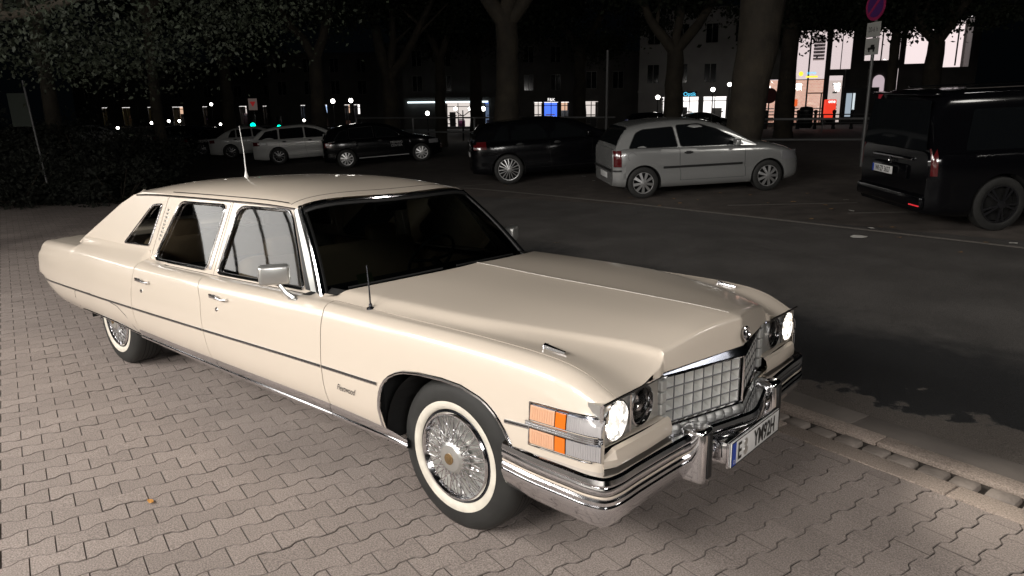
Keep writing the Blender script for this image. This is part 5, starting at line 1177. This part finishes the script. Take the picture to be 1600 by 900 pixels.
building('town_house', 'dark distant house with a small bright shop above the white estate', 528, 98, 0, 17, 9, 8, facd, 2, [(-3.2, -1.2, lit('lit_icy', (.45, .65, 1), 1.3), L_w, '', None), (-4.6, -4.0, L_w, L_w, '', None), (1.0, 1.7, L_warm, L_w, '', None), (2.2, 3.0, L_w, L_w, '', None)], nwin=5, group='buildings round the square')
building('town_house', 'farthest dark house at the left end of the square', 330, 120, 0, 40, 9, 8, facd, 2, [(-16, -15.2, L_warm, L_w, '', None), (-13, -11.8, L_yel, L_w, '', None), (-9.2, -8.4, L_dim, L_w, '', None), (-5.5, -3.9, L_warm, L_w, '', None), (-1.0, -.3, L_w, L_w, '', None), (4.5, 5.6, L_dim, L_w, '', None), (8.0, 8.6, L_warm, L_w, '', None), (12.4, 14.2, L_w, L_w, '', None), (15.4, 16, L_cyan, L_w, '', None)], nwin=9, group='buildings round the square')
ld = [o for o in bpy.data.objects if o.get('label', '').startswith('dark house with a long white')][0]
MB().box((-1.5, -.3, 2.95), (9.0, .1, .16)).build('light_strip', lit('lit_strip', (.8, .95, 1), 2.2), ld, 0)
# glass-fronted store
loc, a = bframe(1300, 67, math.radians(-22)); st_ = thing('glass_store', 'tall glass-fronted store with a brightly lit interior behind the trees at right', 'store', loc, a)
st_.scale = (1, 1, 1.09); X0, X1, HH = -6.4, 9.6, 7.0
wl0 = MB(); gridwall(wl0, X0, X1, 0, 8.2, [[(-5.6, .15), (-4.2, .15), (-4.2, 3.4)], [(-3.6, .15), (-.95, .15), (-.95, 6.9)], [(-.55, 4.05), (.95, 4.05), (.95, 6.9)], [(-.55, .15), (.45, .15), (.45, 3.6)], [(1.9, 4.6), (4.4, 4.6), (4.4, 6.9)], [(4.8, 4.3), (6.6, 4.3), (6.6, 6.9)], [(7.4, 4.0), (9.2, 4.0), (9.2, 7.4)], [(4.05, 1.2), (4.45, 1.2), (4.45, 4.0)]], 0, .3)
wl0.box((1.6, 5.4, 4.1), (16, .3, 8.2)).box((1.6, 2.75, 8.2), (16.2, 5.6, .2)).box((X0-.1, 2.75, 4.1), (.2, 5.3, 8.2)).box((X1+.1, 2.75, 4.1), (.2, 5.3, 8.2)); wl0.build('walls', facd, st_, 0)
MB().box((1.6, 5.1, 3.9), (15.6, .1, 7.6)).build('back_wall', lit('lit_store_wall', (1, .84, .84), .95), st_, 0)
MB().box((1.6, 2.7, 7.55), (15.4, 4.7, .1)).build('ceiling', lit('lit_store_ceiling', (1, .92, .95), 1.3), st_, 0)
MB().box((1.6, 2.7, .05), (15.4, 4.7, .1)).build('floor', mat('store_floor', (.5, .48, .46), .3), st_, 0)
brk = mat('lit_store_brick', (.55, .28, .18), .8, emit=(1, .50, .33), es=.9); bt_ = brk.node_tree; bb = bt_.nodes.new('ShaderNodeTexBrick'); bb.inputs['Scale'].default_value = 2.2; bb.inputs['Color1'].default_value = (1, .58, .42, 1); bb.inputs['Color2'].default_value = (.85, .44, .32, 1); bb.inputs['Mortar'].default_value = (1, .85, .78, 1)  # emission paints the indoor light onto the brick
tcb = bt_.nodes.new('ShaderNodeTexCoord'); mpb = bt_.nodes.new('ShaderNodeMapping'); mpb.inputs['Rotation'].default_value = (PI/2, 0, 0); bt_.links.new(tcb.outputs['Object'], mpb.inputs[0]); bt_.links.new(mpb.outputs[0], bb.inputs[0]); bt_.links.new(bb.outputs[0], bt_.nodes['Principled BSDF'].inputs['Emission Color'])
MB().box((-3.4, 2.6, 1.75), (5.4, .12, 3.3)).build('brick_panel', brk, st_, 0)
MB().box((.2, 2.4, 1.7), (1.4, .12, 3.2)).build('poster_wall', lit('lit_poster_wall', (1, .82, .76), .75), st_, 0)
for zz, xx, ww in ((2.4, .0, .35), (1.7, .1, .22), (1.45, .1, .3), (3.0, -.1, .25)): MB().box((xx, 2.3, zz), (ww, .05, .14)).build('poster_print', frm, st_, 0)
for k in range(7): MB().box((-1.5, 3.8, 5.0+k*.26), (.9, 2.0, .10)).build('stair_step', mat('stair', (.30, .27, .27), .6), st_, 0)
for c_m, d_m in (((-2.18, .1, 3.4), (.13, .2, 6.9)), ((-2.2, .1, 3.35), (2.7, .08, .05)), ((-1.5, .1, 2.35), (1.2, .08, .08)), ((-1.05, .1, 1.2), (.10, .1, 2.3)), ((.2, .12, 5.4), (.06, .1, 2.7)), ((3.1, .12, 5.7), (.10, .1, 2.3)), ((8.3, .12, 5.7), (.1, .1, 3.2))):
    MB().box(c_m, d_m).build('mullion', frm, st_, 0)

MB().box((-1.0, .35, 3.6), (9.4, .02, 6.8)).build('glazing', glassmat('store_glazing', (.92, .92, .92)), st_, 0)
for i in range(6):
    sh = MB(); xx = -5.2+i*1.0
    for k in range(5): sh.box((xx, 1.6+(i % 2)*.5, .25+k*.24), (.92, .4, .07))
    sh.build('shelf', mat('goods', (random.uniform(.1, .3), random.uniform(.08, .2), random.uniform(.08, .2)), .6), st_, 0)
for i in range(7): MB().box((-5+i*2.2, 3.5, 7.42), (.9, .25, .06)).build('ceiling_light', lit('lit_panel', (1, 1, 1), 4), st_, 0)
MB().lathe([(.17, 0), (.17, .08), (.0005, .08)], (-2.75, -.05, 3.78), (0, -1, 0), 24).build('sun_emblem', L_yel, st_)
text('zamo', 'store_sign', L_cyan, st_, (-1.95, -.06, 3.74), (1, 0, 0), (0, 0, 1), .24); MB().box((-1.9, -.06, 3.55), (.9, .04, .12)).build('sign_underline', L_yel, st_, 0)
dr = MB().box((1.9, -.10, 1.35), (2.6, .2, 2.7)).build('entrance_frame', frm, st_, 0); MB().box((1.05, -.22, 1.45), (.42, .04, 1.7)).build('entrance_light', lit('lit_entrance', (.62, .74, .85), .55), dr, 0); MB().box((1.42, -.22, 1.45), (.17, .04, 1.7)).build('entrance_light', lit('lit_entrance_edge', (.85, .95, 1), .8), dr, 0)
for xx in (.62, 2.32, 2.50): MB().box((xx, -.06, 2.0), (.09, .14, 4.0)).build('pilaster', fac, st_, 0)
MB().lathe([(.42, 0), (.42, .06), (.0005, .06)], (3.10, -.04, 3.15), (0, -1, 0), 32).box((3.10, -.07, 2.75), (.84, .06, .8)).build('round_window_sign', lit('lit_arch', (.85, .68, .74), .6), st_); MB().box((3.10, -.09, 1.9), (.9, .05, 1.0)).build('red_poster', lit('poster_red', (.22, .012, .02), .6), st_, 0)
# things in front of the store
def standing(name, label, px, dist, fn, cat, z=.41):
    x, y = onflat(px, 195, dist); t = thing(name, label, cat, (x, y, z), math.atan2(cr[1], cr[0])); fn(t); return t
def redbox(t):
    b = MB().rbox((0, 0, .95), (.62, .40, 1.15), .04).build('cabinet', L_red, t); MB().box((0, 0, .2), (.5, .3, .4)).build('legs', frm, t, 0); text('one', 'box_letters', L_w, b, (0, -.235, 1.32), (1, 0, 0), (0, 0, 1), .20, bold=.02)
standing('post_box', 'glowing red box with white letters before the store window', 1294, 50, redbox, 'post box')
def orange(t): MB().rbox((0, 0, 1.35), (.30, .2, .42), .05).build('panel', lit('lit_orange', (1, .16, .04), .8), t); MB().box((0, 0, .6), (.06, .06, 1.2)).build('stand', frm, t, 0)
standing('info_stand', 'small orange stand beside the silhouetted trunk before the store', 1239, 48, orange, 'stand')
def roundsign(t): MB().lathe([(.42, 0), (.42, .03), (.0005, .03)], (0, 0, 1.75), (0, -1, 0), 28).build('sign_disc', mat('dark_red_disc', (.12, .03, .03), .5), t); MB().tube([(0, .03, 0), (0, .03, 1.8)], .04, 8).build('post', gp, t)
standing('road_sign', 'round dark red sign on a post left of the silhouetted trunk', 1199, 44, roundsign, 'road sign')
def binf(t): b = MB().lathe([(.32, 0), (.36, .1), (.36, 1.0), (.30, 1.12), (.0005, 1.16)], (0, 0, 0), n=20).build('bin_body', frm, t); MB().lathe([(.375, .9), (.375, .95)], (0, 0, 0), n=20).build('rim', rl_m, t)
standing('litter_bin', 'dark round litter bin in front of the glass store', 1258, 44, binf, 'bin')
for i, px in enumerate((1196, 1246, 1273, 1302, 1330)):
    x, y = onflat(px, 195, 42); b = MB().lathe([(.10, 0), (.10, .1), (.075, .14), (.07, .8), (.10, .86), (.09, .95), (.0005, 1.0)], (0, 0, 0), n=14).build('bollard', frm); b.location = (x, y, .41); tag(b, ['black bollard beside the round dark red sign, leftmost of the line', 'black bollard just left of the litter bin', 'black bollard just right of the litter bin', 'black bollard right beside the glowing red box', 'black bollard before the dark store entrance, rightmost of the line'][i], 'bollard', 'bollards before the glass store')
A_, B_ = onflat(1185, 240, 40), onflat(1380, 240, 41); railing('low dark railing in front of the glass store', [A_, B_], .8)
# street lamps: post, arm, globe
def lamp(px, py, dist, label, col=(1, .96, .88), s=14, two=False, r=.17):
    p = at(px, py, dist); t = thing('street_lamp', label, 'street lamp', (float(p[0]), float(p[1]), farg(p[0], p[1])), math.atan2(cr[1], cr[0]), 'globe lamps round the square'); h = float(p[2])-farg(p[0], p[1])
    MB().tube([(0, 0, 0), (0, 0, h*.5), (0, 0, h-.1)], [.07, .05, .04], 8).build('post', frm, t)
    for dx in ((-.5, .5) if two else (0,)):
        if two: MB().tube([(0, 0, h-.5), (dx*.6, 0, h-.3), (dx, 0, h-.15)], .03, 6).build('arm', frm, t)
        MB().lathe([(r*math.sin(a), -r*math.cos(a)) for a in np.linspace(.02, PI-.02, 9)], (dx, 0, h), n=14).build('lamp_globe', lit('globe', col, s), t)
for a in ((520, 158, 60, 'left of two globe lamps above the white estate'), (548, 157, 60, 'right of two globe lamps above the white estate'), (668, 177, 60, 'single globe lamp right of the blue window'), (755, 170, 56, 'single globe lamp left of the forked tree'),
          (1028, 152, 60, 'globe lamp left of the slim forked tree'), (1114, 140, 62, 'globe lamp before the pale house'), (1140, 132, 66, 'highest globe lamp at the right end of the pale house'), (330, 163, 75, 'high globe lamp above the black saloon'), (395, 190, 80, 'globe lamp behind the traffic light'),
          (184, 200, 80, 'faint globe lamp at the far left'), (475, 188, 85, 'globe lamp above the estate roof')): lamp(*a, r=.13 if a[2] > 70 else .16)
for px, py, ds, en in ((1028, 152, 60, 240), (1114, 140, 62, 260), (868, 175, 74, 160), (700, 175, 72, 120), (540, 158, 60, 90)):
    p = at(px, py, ds); d = bpy.data.lights.new('lamp_light', 'POINT'); d.energy = en*.15; d.color = (1, .95, .88); d.shadow_soft_size = .2; o = bpy.data.objects.new('lamp_light', d); C.objects.link(o); o.location = (p[0]-.3, p[1]+.3, p[2]+.35)
for a in ((723, 170, 52, 'twin globe lamp over the shop with the light strip'), (245, 192, 78, 'twin globe lamp above the taller bush'), (272, 189, 78, 'warm twin globe lamp right of the taller bush'), (352, 194, 84, 'twin globe lamp above the white saloon')): lamp(*a, two=True, r=.12)
# traffic lights
def tlight(px, py, dist, label):
    p = at(px, py, dist); t = thing('traffic_light', label, 'traffic light', (float(p[0]), float(p[1]), farg(p[0], p[1])), math.atan2(cr[1], cr[0]), 'traffic lights far across the square'); h = float(p[2])-farg(p[0], p[1])
    MB().tube([(0, .1, 0), (0, .1, h+.5)], .05, 8).build('post', frm, t); hd_ = MB().rbox((0, 0, h+.3), (.32, .2, .95), .04).build('signal_head', frm, t)
    MB().lathe([(.17, 0), (.12, .04), (.0005, .06)], (0, -.1, h), (0, -1, 0), 16).build('green_lens', lit('green_signal', (.0, 1, .55), 5), hd_)
    for k in (1, 2): MB().lathe([(.11, 0), (.0005, .03)], (0, -.1, h+.3*k), (0, -1, 0), 16).build('dark_lens', frm, hd_)
tlight(396, 196, 52, 'green traffic light left of the white estate roof'); tlight(437, 199, 56, 'farther green traffic light over the estate')
p = at(395, 163, 60); t = thing('give_way_sign', 'pale board with a red triangle above the green signal', 'road sign', (float(p[0]), float(p[1]), farg(p[0], p[1])), math.atan2(cr[1], cr[0])); h = float(p[2])-farg(p[0], p[1])
MB().tube([(0, .05, 0), (0, .05, h+.4)], .05, 8).build('post', frm, t); bd = MB().box((0, 0, h), (.65, .04, .85)).build('board', lit('dim_board', (.6, .45, .4), .12), t, 0); MB().add([(-.22, -.025, h+.2), (.22, -.025, h+.2), (0, -.025, h-.2)], [(0, 1, 2)]).build('triangle', lit('dim_red', (.8, .05, .05), .2), bd, 0)
# distant cars in front of the shops
for i, (px, d, lab, pr_) in enumerate(((1003, 52, 'dark estate parked beyond the railing behind the silver hatchback', eb), (1083, 66, 'distant dark car under the slim tree before the lit shops', blk), (118, 62, 'pale car far off between the left tree trunks', sal))):
    x, y = onflat(px, 215, d); vehicle('saloon' if i else 'estate_car', lab, 'car', (x, y, farg(x, y)), math.radians(40+i*10), pr_, group='cars beyond the parking strip')
# litter and leaves on road and strip
leafpts = [(1343, 371, 'paper', .13), (1298, 327, 0, .05), (1360, 357, 'paper', .05), (1377, 355, 0, .05), (1395, 356, 0, .06), (1268, 343, 0, .04), (1583, 381, 'paper', .06), (870, 380, 0, .05), (790, 290, 0, .04), (928, 283, 'paper', .05), (985, 310, 0, .05), (1052, 311, 0, .05), (1125, 302, 0, .05), (1090, 313, 0, .04), (1062, 318, 0, .05), (1240, 316, 0, .05), (1172, 305, 0, .04), (963, 292, 0, .05), (1500, 395, 0, .04), (1322, 313, 'paper', .07), (1405, 372, 0, .04), (912, 276, 'paper', .07), (842, 268, 0, .04), (1290, 321, 0, .05), (1330, 330, 'paper', .06), (1262, 303, 0, .05), (700, 283, 0, .05), (1540, 380, 0, .04), (1200, 318, 0, .04), (1030, 322, 0, .05)]
for i, (px, py, k, s_) in enumerate(leafpts):
    q = hit(px, py); r = random.Random(i); n = 7; pts = [(s_*r.uniform(.6, 1.2)*math.cos(a), s_*r.uniform(.5, .9)*math.sin(a), r.uniform(.002, .014)) for a in np.linspace(0, 2*PI, n+1)[:-1]]
    o = MB().add([(0, 0, .008)]+pts, [(0, j+1, (j+1) % n+1) for j in range(n)]).build('scrap_paper' if k else 'fallen_leaf', pp if k else lf, None, 0); o.location = (q[0], q[1], q[2]+.004); o.rotation_euler = (0, 0, r.uniform(0, 6))
    if i == 0: tag(o, 'large white paper scrap on the road just inside the line by the van', 'paper')
    elif k: tag(o, 'small pale paper scrap on the parking side of the road', 'paper', 'paper scraps')
    else: tag(o, 'small dry brown leaf lying on the road or parking strip', 'leaf', 'leaves on the road')
# one yellow leaf on the pavers
def onpav(px, py):
    R_ = np.stack([_r, _u, _f]); d = _f+_r*((px-800)/FPX)+_u*((450-py)/FPX); return CAMC+d*(-CAMC[2]/d[2])
q = onpav(235, 786); o = MB().add([(0, 0, .006), (.03, 0, .01), (.015, .012, .004), (-.01, .016, .008), (-.035, .004, .004), (-.02, -.008, .008), (.01, -.010, .003)], [(0, 1, 2), (0, 2, 3), (0, 3, 4), (0, 4, 5), (0, 5, 6), (0, 6, 1)]).build('fallen_leaf', mat('yellow_leaf', (.55, .26, .06), .7), None, 0)
o.matrix_world = TILT @ Matrix.Translation(Vector((q[0], q[1], .004))); tag(o, 'small yellow leaf alone on the near paving stones', 'leaf')
# ------------------------------------------------ the lit canopy the cars are lit from and a wall added for reflections (beside and behind the viewpoint)
cm = mat('canopy_membrane', (.80, .80, .78), .5, emit=(1, .97, .93), es=3.7); cn = thing('membrane_canopy', 'backlit white membrane canopy over the forecourt, mirrored in the limousine windows', 'canopy', (-7, -6, -.3))
cg = []
for i in range(17):
    u = i/16; cg.append([(-4.5+7.5*u, -1.2+4.0*v-1.0*math.sin(PI*u), 2.7+1.5*math.sin(PI*v)+.8*u) for v in np.linspace(0, 1, 12)])
MB().grid(cg).build('membrane', cm, cn, 60)
for u in (2, 4, 6, 8, 10, 12, 14): MB().tube([(p[0], p[1], p[2]-.05) for p in cg[u]], .035, 6).build('rib', frm, cn)
for v in (4, 8): MB().tube([(c_[v][0], c_[v][1], c_[v][2]-.05) for c_ in cg], .03, 6).build('rib', frm, cn)
for x_ in (-4.3, 2.9): MB().tube([(x_, -1.3, 0), (x_, -1.3, 3.2)], .09, 10).build('mast', gp, cn)
sw_ = thing('reflection_wall', 'pale wall added behind the viewpoint to show in the chrome', 'building', (4, -14, 0)); MB().box((0, 0, 2.6), (28, .3, 5.6)).build('wall', mat('pale_wall', (.72, .70, .66), .7), sw_, 0)  # unseen wall, added so the chrome has something pale to mirror

# a nearer tree beyond the left edge whose branch of pale leaves hangs into the picture
tree('nearest plane tree at the left edge with pale lit leaves drooping into view', -130, 14, -.55, .45, 3.4, [(2.0, 1.6, .16, 0), (-1.5, 2, .16, 0), (3.4, .8, .10, .5)], (9, 20000, 3.4, 1.5, 4.2, 2.4, .034))
